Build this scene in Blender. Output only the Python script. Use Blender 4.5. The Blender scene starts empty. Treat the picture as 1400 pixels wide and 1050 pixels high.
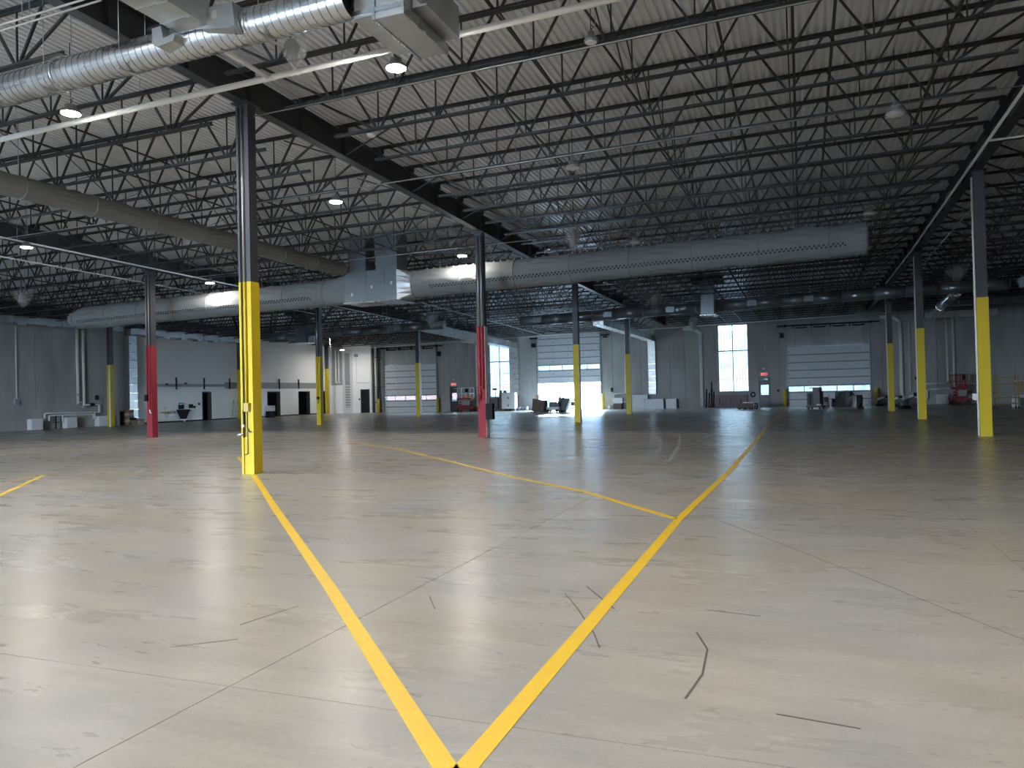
import bpy, math, random
from mathutils import Vector, Matrix
random.seed(7)
S = bpy.context.scene
COL = S.collection
PI = math.pi

# ------------------------------------------------------------------ camera, sky, exposure
cam_d = bpy.data.cameras.new('camera'); cam = bpy.data.objects.new('camera', cam_d); COL.objects.link(cam)
cam_d.sensor_width = 36.0; cam_d.lens = 1038.755 / 1400 * 36.0; cam_d.clip_start = 0.05; cam_d.clip_end = 1000
cR = Vector((0.93371575, 0.35723019, -0.02369578)); cU = Vector((0.02677594, -0.00367827, 0.99963469)); cF = Vector((-0.35701254, 0.93400913, 0.01299963))
cam.matrix_world = Matrix(((cR.x, cU.x, -cF.x, 10.553), (cR.y, cU.y, -cF.y, -12.701), (cR.z, cU.z, -cF.z, 1.5), (0, 0, 0, 1)))
S.camera = cam
W = bpy.data.worlds.new('overcast_sky'); S.world = W; W.use_nodes = True
bg = W.node_tree.nodes['Background']
tc = W.node_tree.nodes.new('ShaderNodeTexCoord'); sep = W.node_tree.nodes.new('ShaderNodeSeparateXYZ')
rmp = W.node_tree.nodes.new('ShaderNodeValToRGB')
W.node_tree.links.new(tc.outputs['Generated'], sep.inputs[0]); W.node_tree.links.new(sep.outputs['Z'], rmp.inputs[0])
rmp.color_ramp.elements[0].color = (0.66, 0.83, 1.0, 1); rmp.color_ramp.elements[1].color = (0.38, 0.64, 1.0, 1)
W.node_tree.links.new(rmp.outputs[0], bg.inputs[0])
SKY = 90.0
bg.inputs[1].default_value = SKY
LAMP = 455.0         # radiance of a lit high-bay lens
S.view_settings.view_transform = 'Standard'; S.view_settings.look = 'None'
S.view_settings.gamma = 1.0; S.view_settings.use_curve_mapping = False
S.view_settings.exposure = 0.45
S.cycles.use_denoising = True
S.cycles.sample_clamp_indirect = 6.0
S.cycles.caustics_reflective = False; S.cycles.caustics_refractive = False

# ------------------------------------------------------------------ grid of the building
A, B = 12.046, 15.328            # bay along the beams (Y), bay along the joists (X)
SX = 0.0176                      # fall of the long ducts
HY = [(-40.0, .78), (-2 * A, .52), (-A, .28), (0.0, 0.0), (A, -.29), (2 * A, -.57), (3 * A, -.62), (60.0, -.69)]
def rz(x, y):
    """roof height relative to the nearest column: falls away from the camera, rises to the right"""
    for (a, p), (b, q) in zip(HY[:-1], HY[1:]):
        if y <= b: break
    return p + (q - p) * (y - a) / (b - a) + (0.0155 if x > 0 else 0.0085) * x
YW, XL, XR, YB = 50.8, -32.8, 30.8, -27.0
ZB, ZTOP, ZBC, ZTC = 7.57, 8.17, 7.34, 8.37    # beam bottom, beam top, joist bottom chord, deck underside

# ------------------------------------------------------------------ materials
def mat(name, col, rough=0.5, metal=0.0, var=0.0, scale=4.0, bump=0.0, spec=0.5, stretch=None, col2=None, detail=6, emit=None, estr=0.0, bscale=None, rvar=0.0):
    m = bpy.data.materials.new(name); m.use_nodes = True
    nt = m.node_tree; b = nt.nodes['Principled BSDF']
    b.inputs['Roughness'].default_value = rough; b.inputs['Metallic'].default_value = metal
    b.inputs['Specular IOR Level'].default_value = spec
    b.inputs['Base Color'].default_value = (*col, 1)
    if emit:
        b.inputs['Emission Color'].default_value = (*emit, 1); b.inputs['Emission Strength'].default_value = estr
    if var or bump or col2 or rvar:
        g = nt.nodes.new('ShaderNodeNewGeometry'); mp = nt.nodes.new('ShaderNodeMapping')
        nt.links.new(g.outputs['Position'], mp.inputs[0])
        if stretch: mp.inputs['Scale'].default_value = stretch
        n = nt.nodes.new('ShaderNodeTexNoise'); n.inputs['Scale'].default_value = scale; n.inputs['Detail'].default_value = detail; n.inputs['Roughness'].default_value = 0.6
        nt.links.new(mp.outputs[0], n.inputs[0])
        if var or col2:
            r = nt.nodes.new('ShaderNodeValToRGB')
            c2 = col2 or tuple(min(1, c * (1 + var)) for c in col); c1 = col if col2 else tuple(c * (1 - var) for c in col)
            r.color_ramp.elements[0].position = 0.3; r.color_ramp.elements[1].position = 0.7
            r.color_ramp.elements[0].color = (*c1, 1); r.color_ramp.elements[1].color = (*c2, 1)
            nt.links.new(n.outputs[0], r.inputs[0]); nt.links.new(r.outputs[0], b.inputs['Base Color'])
        if rvar:
            mr = nt.nodes.new('ShaderNodeMapRange'); mr.inputs[1].default_value = 0.3; mr.inputs[2].default_value = 0.7
            mr.inputs[3].default_value = rough - rvar; mr.inputs[4].default_value = rough + rvar
            nt.links.new(n.outputs[0], mr.inputs[0]); nt.links.new(mr.outputs[0], b.inputs['Roughness'])
        if bump:
            n2 = n
            if bscale:
                n2 = nt.nodes.new('ShaderNodeTexNoise'); n2.inputs['Scale'].default_value = bscale; n2.inputs['Detail'].default_value = 3
                nt.links.new(mp.outputs[0], n2.inputs[0])
            bp = nt.nodes.new('ShaderNodeBump'); bp.inputs['Strength'].default_value = bump; bp.inputs['Distance'].default_value = 0.02
            nt.links.new(n2.outputs[0], bp.inputs['Height']); nt.links.new(bp.outputs[0], b.inputs['Normal'])
    return m

def floor_material():
    m = bpy.data.materials.new('polished_concrete'); m.use_nodes = True
    nt = m.node_tree; L = nt.links.new; b = nt.nodes['Principled BSDF']
    g = nt.nodes.new('ShaderNodeNewGeometry')
    def noise(scale, stretch, detail=6, rough=0.6, rot=0.0):
        mp = nt.nodes.new('ShaderNodeMapping'); mp.inputs['Scale'].default_value = stretch; mp.inputs['Rotation'].default_value = (0, 0, rot)
        L(g.outputs['Position'], mp.inputs[0]); n = nt.nodes.new('ShaderNodeTexNoise')
        n.inputs['Scale'].default_value = scale; n.inputs['Detail'].default_value = detail; n.inputs['Roughness'].default_value = rough
        L(mp.outputs[0], n.inputs[0]); return n
    def ramp(n, a, c, p0=0.3, p1=0.7):
        r = nt.nodes.new('ShaderNodeValToRGB'); r.color_ramp.elements[0].position = p0; r.color_ramp.elements[1].position = p1
        r.color_ramp.elements[0].color = (*a, 1); r.color_ramp.elements[1].color = (*c, 1); L(n.outputs[0], r.inputs[0]); return r
    def mix(kind, f, a, c):
        x = nt.nodes.new('ShaderNodeMix'); x.data_type = 'RGBA'; x.blend_type = kind; x.inputs[0].default_value = f
        L(a.outputs[0], x.inputs[6]); L(c.outputs[0], x.inputs[7])
        class o: outputs = [x.outputs[2]]
        return o
    big = ramp(noise(0.16, (1, 1, 1), 4), (0.40, 0.372, 0.33), (0.465, 0.437, 0.389))
    mid = ramp(noise(0.9, (0.55, 1.7, 1), 7, 0.68, 0.35), (0.80, 0.80, 0.81), (1.08, 1.075, 1.065))
    trow = ramp(noise(3.2, (0.35, 1.6, 1), 8, 0.72, 0.2), (0.88, 0.88, 0.885), (1.08, 1.08, 1.075))
    warm = ramp(noise(0.42, (1, 1, 1), 5, 0.6, 1.1), (1.0, 0.96, 0.88), (0.97, 0.99, 1.03), 0.35, 0.6)
    fine = ramp(noise(26, (1, 1, 1), 4, 0.7), (0.93, 0.93, 0.93), (1.05, 1.05, 1.05))
    c = mix('MULTIPLY', 1, big, mid); c = mix('MULTIPLY', 1, c, trow); c = mix('MULTIPLY', 1, c, warm); c = mix('MULTIPLY', 1, c, fine)
    L(c.outputs[0], b.inputs['Base Color'])
    rn = noise(1.1, (0.5, 1.6, 1), 6, 0.65, 0.2)
    mr = nt.nodes.new('ShaderNodeMapRange'); mr.inputs[1].default_value = 0.15; mr.inputs[2].default_value = 0.85; mr.inputs[3].default_value = 0.2; mr.inputs[4].default_value = 0.38
    L(rn.outputs[0], mr.inputs[0]); L(mr.outputs[0], b.inputs['Roughness'])
    bp = nt.nodes.new('ShaderNodeBump'); bp.inputs['Strength'].default_value = 0.07; bp.inputs['Distance'].default_value = 0.03
    bn = noise(1.3, (0.4, 1.3, 1), 3, 0.5, 0.15); L(bn.outputs[0], bp.inputs['Height']); L(bp.outputs[0], b.inputs['Normal'])
    b.inputs['Specular IOR Level'].default_value = 0.2
    return m

def panel_glass(name, tint, mix=0.5):
    m = bpy.data.materials.new(name); m.use_nodes = True; nt = m.node_tree; nt.nodes.clear()
    o = nt.nodes.new('ShaderNodeOutputMaterial'); t = nt.nodes.new('ShaderNodeBsdfTransparent'); tr = nt.nodes.new('ShaderNodeBsdfTranslucent')
    t.inputs[0].default_value = (*tint, 1); tr.inputs[0].default_value = (*tint, 1)
    gl = nt.nodes.new('ShaderNodeBsdfGlossy'); gl.inputs['Roughness'].default_value = 0.1
    mx = nt.nodes.new('ShaderNodeMixShader'); mx.inputs[0].default_value = mix
    nt.links.new(t.outputs[0], mx.inputs[1]); nt.links.new(tr.outputs[0], mx.inputs[2])
    m2 = nt.nodes.new('ShaderNodeMixShader'); m2.inputs[0].default_value = 0.05
    nt.links.new(mx.outputs[0], m2.inputs[1]); nt.links.new(gl.outputs[0], m2.inputs[2]); nt.links.new(m2.outputs[0], o.inputs[0])
    return m

def plastic_film():
    m = bpy.data.materials.new('clear_plastic_film'); m.use_nodes = True; nt = m.node_tree; nt.nodes.clear()
    o = nt.nodes.new('ShaderNodeOutputMaterial'); t = nt.nodes.new('ShaderNodeBsdfTransparent'); d = nt.nodes.new('ShaderNodeBsdfPrincipled')
    d.inputs['Base Color'].default_value = (0.72, 0.74, 0.76, 1); d.inputs['Roughness'].default_value = 0.25
    n = nt.nodes.new('ShaderNodeTexNoise'); n.inputs['Scale'].default_value = 9
    bp = nt.nodes.new('ShaderNodeBump'); bp.inputs['Strength'].default_value = 0.8; nt.links.new(n.outputs[0], bp.inputs['Height']); nt.links.new(bp.outputs[0], d.inputs['Normal'])
    mx = nt.nodes.new('ShaderNodeMixShader'); mx.inputs[0].default_value = 0.28
    nt.links.new(t.outputs[0], mx.inputs[1]); nt.links.new(d.outputs[0], mx.inputs[2]); nt.links.new(mx.outputs[0], o.inputs[0])
    return m

M = {}
M['floor'] = floor_material()
M['gap'] = mat('joint_filler', (0.05, 0.045, 0.04), 0.9)
M['deck'] = mat('painted_steel_deck', (0.90, 0.92, 0.95), 0.3, 0.2, 0.04, 1.2, stretch=(1, 0.2, 1))
M['steel'] = mat('charcoal_primed_steel', (0.036, 0.038, 0.044), 0.55, 0.0, 0.15, 5)
M['joist'] = mat('black_primed_joist_steel', (0.022, 0.0215, 0.021), 0.5, 0.0, 0.2, 6)
M['yellow'] = mat('safety_yellow_paint', (0.56, 0.41, 0.010), 0.6, 0, 0.05, 3)
M['red'] = mat('red_column_paint', (0.24, 0.009, 0.02), 0.7, 0, 0.08, 3)
M['tape'] = mat('yellow_line_paint', (0.88, 0.55, 0.03), 0.45, 0, 0.05, 8)
M['concrete'] = mat('precast_concrete', (0.36, 0.355, 0.345), 0.85, 0, 0.18, 0.9, 0.15, 0.3, stretch=(1, 1, 0.35), bscale=30)
M['white_wall'] = mat('white_wall_paint', (0.9, 0.9, 0.89), 0.7, 0, 0.03, 0.6)
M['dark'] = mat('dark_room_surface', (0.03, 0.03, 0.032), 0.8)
M['galv'] = mat('galvanised_duct', (0.60, 0.61, 0.62), 0.27, 0.95, 0.06, 1.6, 0.0, stretch=(1, 1, 1), bscale=5, rvar=0.06)
M['galv_rough'] = mat('galvanised_sheet', (0.55, 0.57, 0.58), 0.42, 0.85, 0.16, 2.2, 0.3, bscale=2.2)
M['duct_dark'] = mat('grey_coated_duct', (0.2, 0.22, 0.24), 0.34, 0.5, 0.06, 1.2)
M['fabric'] = mat('grey_duct_fabric', (0.165, 0.17, 0.165), 0.85, 0, 0.06, 1.5, 0.2, bscale=4)
M['hole'] = mat('duct_hole_shadow', (0.012, 0.012, 0.013), 0.9)
M['pipe_white'] = mat('white_pipe_paint', (0.80, 0.80, 0.78), 0.6, 0, 0.04, 3)
M['pipe_black'] = mat('black_iron_pipe', (0.03, 0.028, 0.027), 0.5)
M['conduit'] = mat('steel_conduit', (0.5, 0.5, 0.5), 0.35, 0.8)
M['housing'] = mat('lamp_housing_grey', (0.3, 0.31, 0.32), 0.45, 0.4)
M['lens_on'] = mat('lit_lamp_lens', (0.9, 0.9, 0.9), 0.4, emit=(1.0, 0.96, 0.905), estr=LAMP)
M['lens_off'] = mat('unlit_lamp_lens', (0.85, 0.85, 0.85), 0.3)
M['film'] = plastic_film()
M['glaze'] = panel_glass('translucent_wall_panel', (0.044, 0.05, 0.051), 0.45)
M['glass'] = panel_glass('door_vision_glass', (0.19, 0.21, 0.215), 0.12)
M['mullion'] = mat('aluminium_mullion', (0.22, 0.25, 0.26), 0.45, 0.3)
M['dock'] = mat('white_sectional_door', (0.60, 0.63, 0.66), 0.45, 0, 0.04, 2)
M['dock_rib'] = mat('section_joint_shadow_grey', (0.16, 0.17, 0.18), 0.6)
M['black'] = mat('matt_black', (0.014, 0.014, 0.016), 0.8, spec=0.25)
M['rubber'] = mat('black_rubber', (0.025, 0.025, 0.025), 0.75)
M['door_grey'] = mat('charcoal_door_paint', (0.045, 0.055, 0.06), 0.4)
M['cream'] = mat('white_powder_coat', (0.68, 0.68, 0.69), 0.4)
M['brown'] = mat('brown_hardboard', (0.13, 0.10, 0.08), 0.7, 0, 0.12, 6)
M['wood'] = mat('pale_timber', (0.42, 0.31, 0.2), 0.7, 0, 0.15, 8, stretch=(1, 1, 6))
M['card'] = mat('cardboard', (0.34, 0.25, 0.17), 0.8, 0, 0.08, 5)
M['lift_red'] = mat('scissor_lift_red', (0.22, 0.012, 0.015), 0.45)
M['orange'] = mat('orange_rail_paint', (0.75, 0.22, 0.06), 0.4)
M['machine'] = mat('dark_machine_paint', (0.06, 0.07, 0.075), 0.4)
M['grey'] = mat('mid_grey_paint', (0.3, 0.31, 0.33), 0.5)
M['wrap'] = mat('black_stretch_wrap', (0.035, 0.04, 0.042), 0.22, 0, 0.3, 9, 0.6, bscale=7)
M['pink'] = mat('pinkish_board', (0.24, 0.18, 0.185), 0.8, 0, 0.12, 2)
M['scaff'] = mat('dull_yellow_scaffold', (0.42, 0.30, 0.08), 0.5)
M['sign_red'] = mat('lit_red_exit_sign', (0.5, 0.03, 0.03), 0.5, emit=(1.0, 0.12, 0.10), estr=1.6)
M['sign_body'] = mat('white_sign_housing', (0.75, 0.7, 0.7), 0.5)
M['blue'] = mat('blue_plastic', (0.02, 0.22, 0.5), 0.5)
M['ground'] = mat('pale_yard_concrete', (0.58, 0.57, 0.55), 0.85, 0, 0.12, 0.3)
M['trailer_red'] = mat('red_trailer_skin', (0.62, 0.16, 0.1), 0.5)
M['trailer_blue'] = mat('pale_blue_trailer_skin', (0.3, 0.42, 0.6), 0.5)
M['scuff'] = mat('dark_scuff', (0.10, 0.09, 0.08), 0.7)
M['tyre_mark'] = mat('pale_tyre_dust', (0.52, 0.515, 0.50), 0.6)
M['lens_clear'] = mat('warm_beacon', (0.8, 0.6, 0.35), 0.4)

# ------------------------------------------------------------------ mesh builder
class MB:
    def __init__(s): s.v = []; s.f = []; s.sm = []
    def add(s, vs, fs, smooth=False):
        n = len(s.v); s.v += [tuple(v) for v in vs]
        for f in fs: s.f.append(tuple(i + n for i in f)); s.sm.append(smooth)
        return s
    def box(s, x0, x1, y0, y1, z0, z1):
        v = [(x0, y0, z0), (x1, y0, z0), (x1, y1, z0), (x0, y1, z0), (x0, y0, z1), (x1, y0, z1), (x1, y1, z1), (x0, y1, z1)]
        return s.add(v, [(3, 2, 1, 0), (4, 5, 6, 7), (0, 1, 5, 4), (1, 2, 6, 5), (2, 3, 7, 6), (3, 0, 4, 7)])
    def cbox(s, c, d, rot=None):
        h = [x / 2 for x in d]; b = MB().box(-h[0], h[0], -h[1], h[1], -h[2], h[2])
        R = rot or Matrix.Identity(3); c = Vector(c)
        return s.add([R @ Vector(v) + c for v in b.v], b.f)
    def bar(s, p, q, w, h=None):
        p, q = Vector(p), Vector(q); h = h or w; d = (q - p); L = d.length; d.normalize()
        up = Vector((0, 0, 1)) if abs(d.z) < 0.95 else Vector((0, 1, 0))
        a = d.cross(up).normalized(); b = a.cross(d).normalized()
        vs = [P + a * (i * w / 2) + b * (j * h / 2) for P in (p, q) for i, j in ((-1, -1), (1, -1), (1, 1), (-1, 1))]
        return s.add(vs, [(0, 1, 2, 3), (7, 6, 5, 4), (0, 4, 5, 1), (1, 5, 6, 2), (2, 6, 7, 3), (3, 7, 4, 0)])
    def tube(s, pts, r, n=8, caps=True):
        pts = [Vector(p) for p in pts]; rs = r if isinstance(r, (list, tuple)) else [r] * len(pts); vs = []; fs = []
        ref = None
        for i, p in enumerate(pts):
            d = (pts[min(i + 1, len(pts) - 1)] - pts[max(i - 1, 0)]).normalized()
            if ref is None: ref = Vector((0, 0, 1)) if abs(d.z) < 0.9 else Vector((1, 0, 0))
            a = d.cross(ref); a = a.normalized() if a.length > 1e-5 else d.orthogonal().normalized(); b = a.cross(d).normalized(); ref = b if abs(d.dot(b)) < .9 else ref
            for k in range(n):
                t = 2 * PI * k / n; vs.append(p + (a * math.cos(t) + b * math.sin(t)) * rs[i])
        for i in range(len(pts) - 1):
            for k in range(n):
                fs.append((i * n + k, i * n + (k + 1) % n, (i + 1) * n + (k + 1) % n, (i + 1) * n + k))
        s.add(vs, fs, True)
        if caps:
            m = len(s.v) - len(vs); s.f.append(tuple(m + k for k in range(n))[::-1]); s.f.append(tuple(m + (len(pts) - 1) * n + k for k in range(n))); s.sm += [False, False]
        return s
    def lathe(s, c, prof, n=16):
        """profile of (radius, z) turned about the vertical through c"""
        pts = [(c[0], c[1], c[2] + z) for r, z in prof]; vs = []; fs = []
        for (r, z) in prof:
            for k in range(n):
                t = 2 * PI * k / n; vs.append((c[0] + r * math.cos(t), c[1] + r * math.sin(t), c[2] + z))
        for i in range(len(prof) - 1):
            for k in range(n): fs.append((i * n + k, i * n + (k + 1) % n, (i + 1) * n + (k + 1) % n, (i + 1) * n + k))
        s.add(vs, fs, True); m = len(s.v) - len(vs)
        s.f.append(tuple(m + k for k in range(n))[::-1]); s.f.append(tuple(m + (len(prof) - 1) * n + k for k in range(n))); s.sm += [False, False]
        return s
    def prism(s, poly, axis, a, b):
        n = len(poly)
        def P(u, w, t): return {'x': (t, u, w), 'y': (u, t, w), 'z': (u, w, t)}[axis]
        vs = [P(u, w, a) for u, w in poly] + [P(u, w, b) for u, w in poly]
        return s.add(vs, [tuple(range(n))[::-1], tuple(range(n, 2 * n))] + [(i, (i + 1) % n, n + (i + 1) % n, n + i) for i in range(n)])

WL = {}
def mesh_of(name, mb, m, off=(0, 0, 0)):
    me = bpy.data.meshes.new(name)
    me.from_pydata([(v[0] - off[0], v[1] - off[1], v[2] - off[2]) for v in mb.v], [], mb.f)
    me.polygons.foreach_set('use_smooth', mb.sm)
    me.materials.append(m); me.update()
    return me
def obj(name, mb, m, parent=None, loc=None):
    """mesh in world coordinates; origin at its own base unless it hangs on a parent"""
    if parent is not None: off = WL[parent.name]
    elif loc is not None: off = loc
    else:
        xs, ys, zs = zip(*mb.v); off = ((min(xs) + max(xs)) / 2, (min(ys) + max(ys)) / 2, min(zs))
    o = bpy.data.objects.new(name, mesh_of(name, mb, m, off)); COL.objects.link(o)
    if parent is not None: o.parent = parent
    else: o.location = off
    WL[o.name] = off
    return o
def shared(name, me, parent=None, loc=(0, 0, 0)):
    o = bpy.data.objects.new(name, me); COL.objects.link(o); o.location = loc
    if parent is not None: o.parent = parent
    return o
def tag(o, label=None, cat=None, group=None, kind=None):
    if label: o['label'] = label
    if cat: o['category'] = cat
    if group: o['group'] = group
    if kind: o['kind'] = kind
    return o
def thing(name, loc, label, cat, group=None):
    o = bpy.data.objects.new(name, None); COL.objects.link(o); o.location = loc; o.empty_display_size = 0.2
    WL[o.name] = tuple(loc)
    return tag(o, label, cat, group)
def struct(name, mb, m): return tag(obj(name, mb, m), kind='structure')

# ------------------------------------------------------------------ floor
mb = MB().box(XL - .5, XR + .5, YB - .5, YW + .5, -0.25, -0.012)
fl = struct('floor', mb, M['gap'])
xs = [XL - .5, -20.4, -10.1, 0.42, 7.70, 12.16, 22.0, XR + .5]; ys = [YB - .5, -18.0, -9.5, -5.02, 0.0, A, 2 * A, 3 * A, YW + .5]
G = 0.003
for i in range(len(xs) - 1):
    for j in range(len(ys) - 1):
        obj('slab', MB().box(xs[i] + G, xs[i + 1] - G, ys[j] + G, ys[j + 1] - G, -0.1, 0), M['floor'], fl)
def strip(pts, w, z):
    mb = MB(); P = [Vector((p[0], p[1], z)) for p in pts]; vs = []; n = len(P)
    for i, p in enumerate(P):
        d = (P[min(i + 1, n - 1)] - P[max(i - 1, 0)]).normalized(); a = Vector((-d.y, d.x, 0)) * w / 2
        vs += [p - a, p + a]
    t = Vector((0, 0, 0.0012)); lo = [v - t for v in vs]; m = len(vs)
    f = [(2 * i, 2 * i + 2, 2 * i + 3, 2 * i + 1) for i in range(n - 1)]
    f += [(2 * i, m + 2 * i, m + 2 * i + 2, 2 * i + 2) for i in range(n - 1)] + [(2 * i + 1, 2 * i + 3, m + 2 * i + 3, m + 2 * i + 1) for i in range(n - 1)]
    f += [(0, 1, m + 1, m), (m - 1, m - 2, 2 * m - 2, 2 * m - 1)]
    return mb.add(vs + lo, f)
# sprayed and taped floor lines
for pts, w, lab in [
    ([(9.25, -10.14), (9.20, -6.0), (9.17, -3.8), (9.27, 1.5), (9.27, 12.0), (9.24, 20.3), (9.33, 30.6), (9.42, 48.2)], 0.1, 'long yellow floor line running to the far bollard at the closed dock door'),
    ([(9.36, -10.14), (7.0, -7.57), (3.6, -3.95), (0.35, -0.44), (-1.6, 1.62), (-3.5, 3.55)], 0.1, 'yellow diagonal floor line passing the foot of the tall yellow column'),
    ([(9.13, -3.75), (7.44, -1.6), (5.6, 0.15), (2.42, 3.58), (-0.54, 6.68), (-3.99, 9.5)], 0.09, 'thinner yellow diagonal floor line branching left beyond the red centre column'),
    ([(-1.9, -4.05), (-4.62, -1.12)], 0.1, 'short yellow floor line cut off by the left picture edge'),
    ([(-3.4, -3.3), (-4.77, -1.16)], 0.04, 'faint narrow yellow line above the short left floor line'),
    ([(15.0, 2.0), (14.96, 6.5), (14.93, 10.2), (15.1, 24.0), (15.45, 35.6), (15.6, 48.1)], 0.09, 'worn floor line along the right-hand row of yellow columns')]:
    tag(obj('floor_line', strip(pts, w, 0.0022), M['tape'] if 'worn' not in lab else M['scaff']), lab, 'floor line')
# marks that belong to the slab
for pts, w in [([(9.35, -3.28), (10.4, -5.1), (11.6, -7.3), (12.4, -8.7)], 0.006), ([(9.9, -7.9), (10.0, -8.2), (10.02, -8.6), (9.98, -8.95)], 0.012),
               ([(8.95, -7.0), (9.3, -7.55)], .012), ([(8.85, -7.25), (9.05, -7.6)], .008), ([(9.05, -7.6), (9.3, -8.1), (9.4, -8.35)], .009), ([(7.9, -7.6), (8.1, -7.9)], .008),
               ([(9.9, -7.4), (10.25, -7.45)], .01), ([(10.4, -9.0), (10.75, -9.05)], .012), ([(11.6, -8.2), (11.68, -8.35)], .01), ([(6.9, -9.1), (7.2, -8.85)], .006), ([(7.0, -8.6), (7.1, -8.1)], .005)]:
    obj('scuff_mark', strip(pts, w, 0.0016), M['scuff'], fl)
for pts in [[(3.4, 34), (3.8, 25.2), (5.05, 15.1), (6.45, 10.9), (7.05, 7.2), (7.3, 5.0)], [(2.7, 45), (4.3, 28), (5.64, 16.1), (6.8, 12.4), (7.43, 7.8), (7.87, 3.6)], [(4.9, 15.6), (5.8, 13.6), (7.0, 12.9)]]:
    q = []
    for i in range(len(pts) - 1):
        for k in range(5):
            t = k / 5; q.append((pts[i][0] * (1 - t) + pts[i + 1][0] * t, pts[i][1] * (1 - t) + pts[i + 1][1] * t))
    q.append(pts[-1])
    for _ in range(4): q = [q[0]] + [tuple((q[i - 1][c] + 2 * q[i][c] + q[i + 1][c]) / 4 for c in (0, 1)) for i in range(1, len(q) - 1)] + [q[-1]]
    obj('tyre_mark', strip(q, 0.075, 0.0016), M['tyre_mark'], fl)

# ------------------------------------------------------------------ roof deck
PITCH = 0.152; prof = []
x = XL - .4
while x < XR + .4:
    prof += [(x, 0.0), (x + .072, 0.0), (x + .086, .062), (x + .138, .062)]; x += PITCH
mb = MB(); vs = []
y0, y1 = YB - .4, YW + .4
ysr = [y0, -2 * A, -A, 0, A, 2 * A, 3 * A, y1]; ny = len(ysr)
for (px, pz) in prof: vs += [(px, yy, ZTC + pz + rz(px, yy)) for yy in ysr]
mb.add(vs, [(ny * i + j, ny * i + j + 1, ny * (i + 1) + j + 1, ny * (i + 1) + j) for i in range(len(prof) - 1) for j in range(ny - 1)])
for xa, xb in ((XL - .4, 0), (0, XR + .4)):
    for ya, yb in zip(ysr[:-1], ysr[1:]):
        cs = [(xa, ya), (xb, ya), (xb, yb), (xa, yb)]
        mb.add([(a, b, ZTC + .075 + rz(a + (1e-6 if a == 0 and xb > 0 else 0), b)) for a, b in cs] + [(a, b, ZTC + .2 + rz(a, b)) for a, b in cs], [(3, 2, 1, 0), (4, 5, 6, 7), (0, 1, 5, 4), (1, 2, 6, 5), (2, 3, 7, 6), (3, 0, 4, 7)])
struct('ceiling', mb, M['deck'])

# ------------------------------------------------------------------ walls of precast planks
def cut(z0, z1, holes):
    segs = [(z0, z1)]
    for a, b in holes:
        segs = [s for (p, q) in segs for s in (((p, min(q, a)),) if p < a else ()) + (((max(p, b), q),) if q > b else ())]
    return [(p, q) for p, q in segs if q - p > 0.02]
def plank_wall(name, along, const, thick, u0, u1, top, openings, m, step=1.2, u_start=None):
    """along 'x' or 'y'; front face at const; body behind by thick (signed)"""
    sg = 1 if thick > 0 else -1
    def bx(mb, a, b, d0, d1, z0, z1):
        lo, hi = sorted((const + d0, const + d1))
        return mb.box(a, b, lo, hi, z0, z1) if along == 'x' else mb.box(lo, hi, a, b, z0, z1)
    edges = sorted({u0, u1} | {e for o in openings for e in o[:2]})
    back = MB()
    for a, b in zip(edges[:-1], edges[1:]):
        mid = (a + b) / 2
        for z0, z1 in cut(-0.2, top, [(o[2], o[3]) for o in openings if o[0] < mid < o[1]]): bx(back, a, b, .1 * sg, thick, z0, z1)
    w = struct(name, back, M['gap'])
    us = []; u = u_start if u_start is not None else u0
    while u < u1: us.append(u); u += step
    us = sorted(set([u0] + [q for q in us if u0 < q < u1] + [u1]))
    for a, b in zip(us[:-1], us[1:]):
        sub = sorted({a, b} | {e for o in openings for e in o[:2] if a < e < b})
        for c, d in zip(sub[:-1], sub[1:]):
            mid = (c + d) / 2; g0 = .008 if c == a else 0; g1 = .008 if d == b else 0
            for z0, z1 in cut(0.0, top, [(o[2], o[3]) for o in openings if o[0] < mid < o[1]]):
                obj('wall_panel', bx(MB(), c + g0, d - g1, 0, .1 * sg, z0, z1), m, w)
    return w
DOCK = [(-26.7, -21.15, 4.3), (-11.25, -5.55, 4.55), (9.48, 15.38, 4.45)]
WIN = [(-15.88, -13.9, 1.23, 6.36), (4.22, 6.56, 1.25, 6.66)]
EXD = [(-19.86, -19.02, 2.28), (7.29, 8.18, 2.36)]
op_far = [(a, b, 0, z) for a, b, z in DOCK] + list(WIN) + [(a, b, 0, z) for a, b, z in EXD] + [(-29.35, -28.45, 0, 2.22)]
plank_wall('wall_far', 'x', YW, .3, XL, XR, 8.6, op_far, M['concrete'], 1.22, XL + .2)
DL = [(33.55, 34.45, 0, 2.2), (41.2, 42.85, 0, 2.16), (45.55, 47.2, 0, 2.16), (49.4, 50.2, 0, 2.16)]
LFILL_OPEN = [(6.0, 7.3, 0, 2.3)]       # unseen doorway added in the left wall to bring in daylight
plank_wall('wall_left', 'y', XL, -.3, YB, YW, 8.6, [(a, b, 0, c) for a, b, _, c in DL] + LFILL_OPEN, M['concrete'], 1.17, 17.6 - 1.17 * 40)
struct('wall_right', MB().box(XR, XR + .3, YB, YW, -.2, 10), M['concrete'])
BFILL_OPEN = [(-13.0, -4.0, 0, 4.4)]     # unseen dock opening added behind the camera for extra daylight
plank_wall('wall_back', 'x', YB, -.3, XL, XR, 9.3, BFILL_OPEN, M['white_wall'], 3.6)
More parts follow.
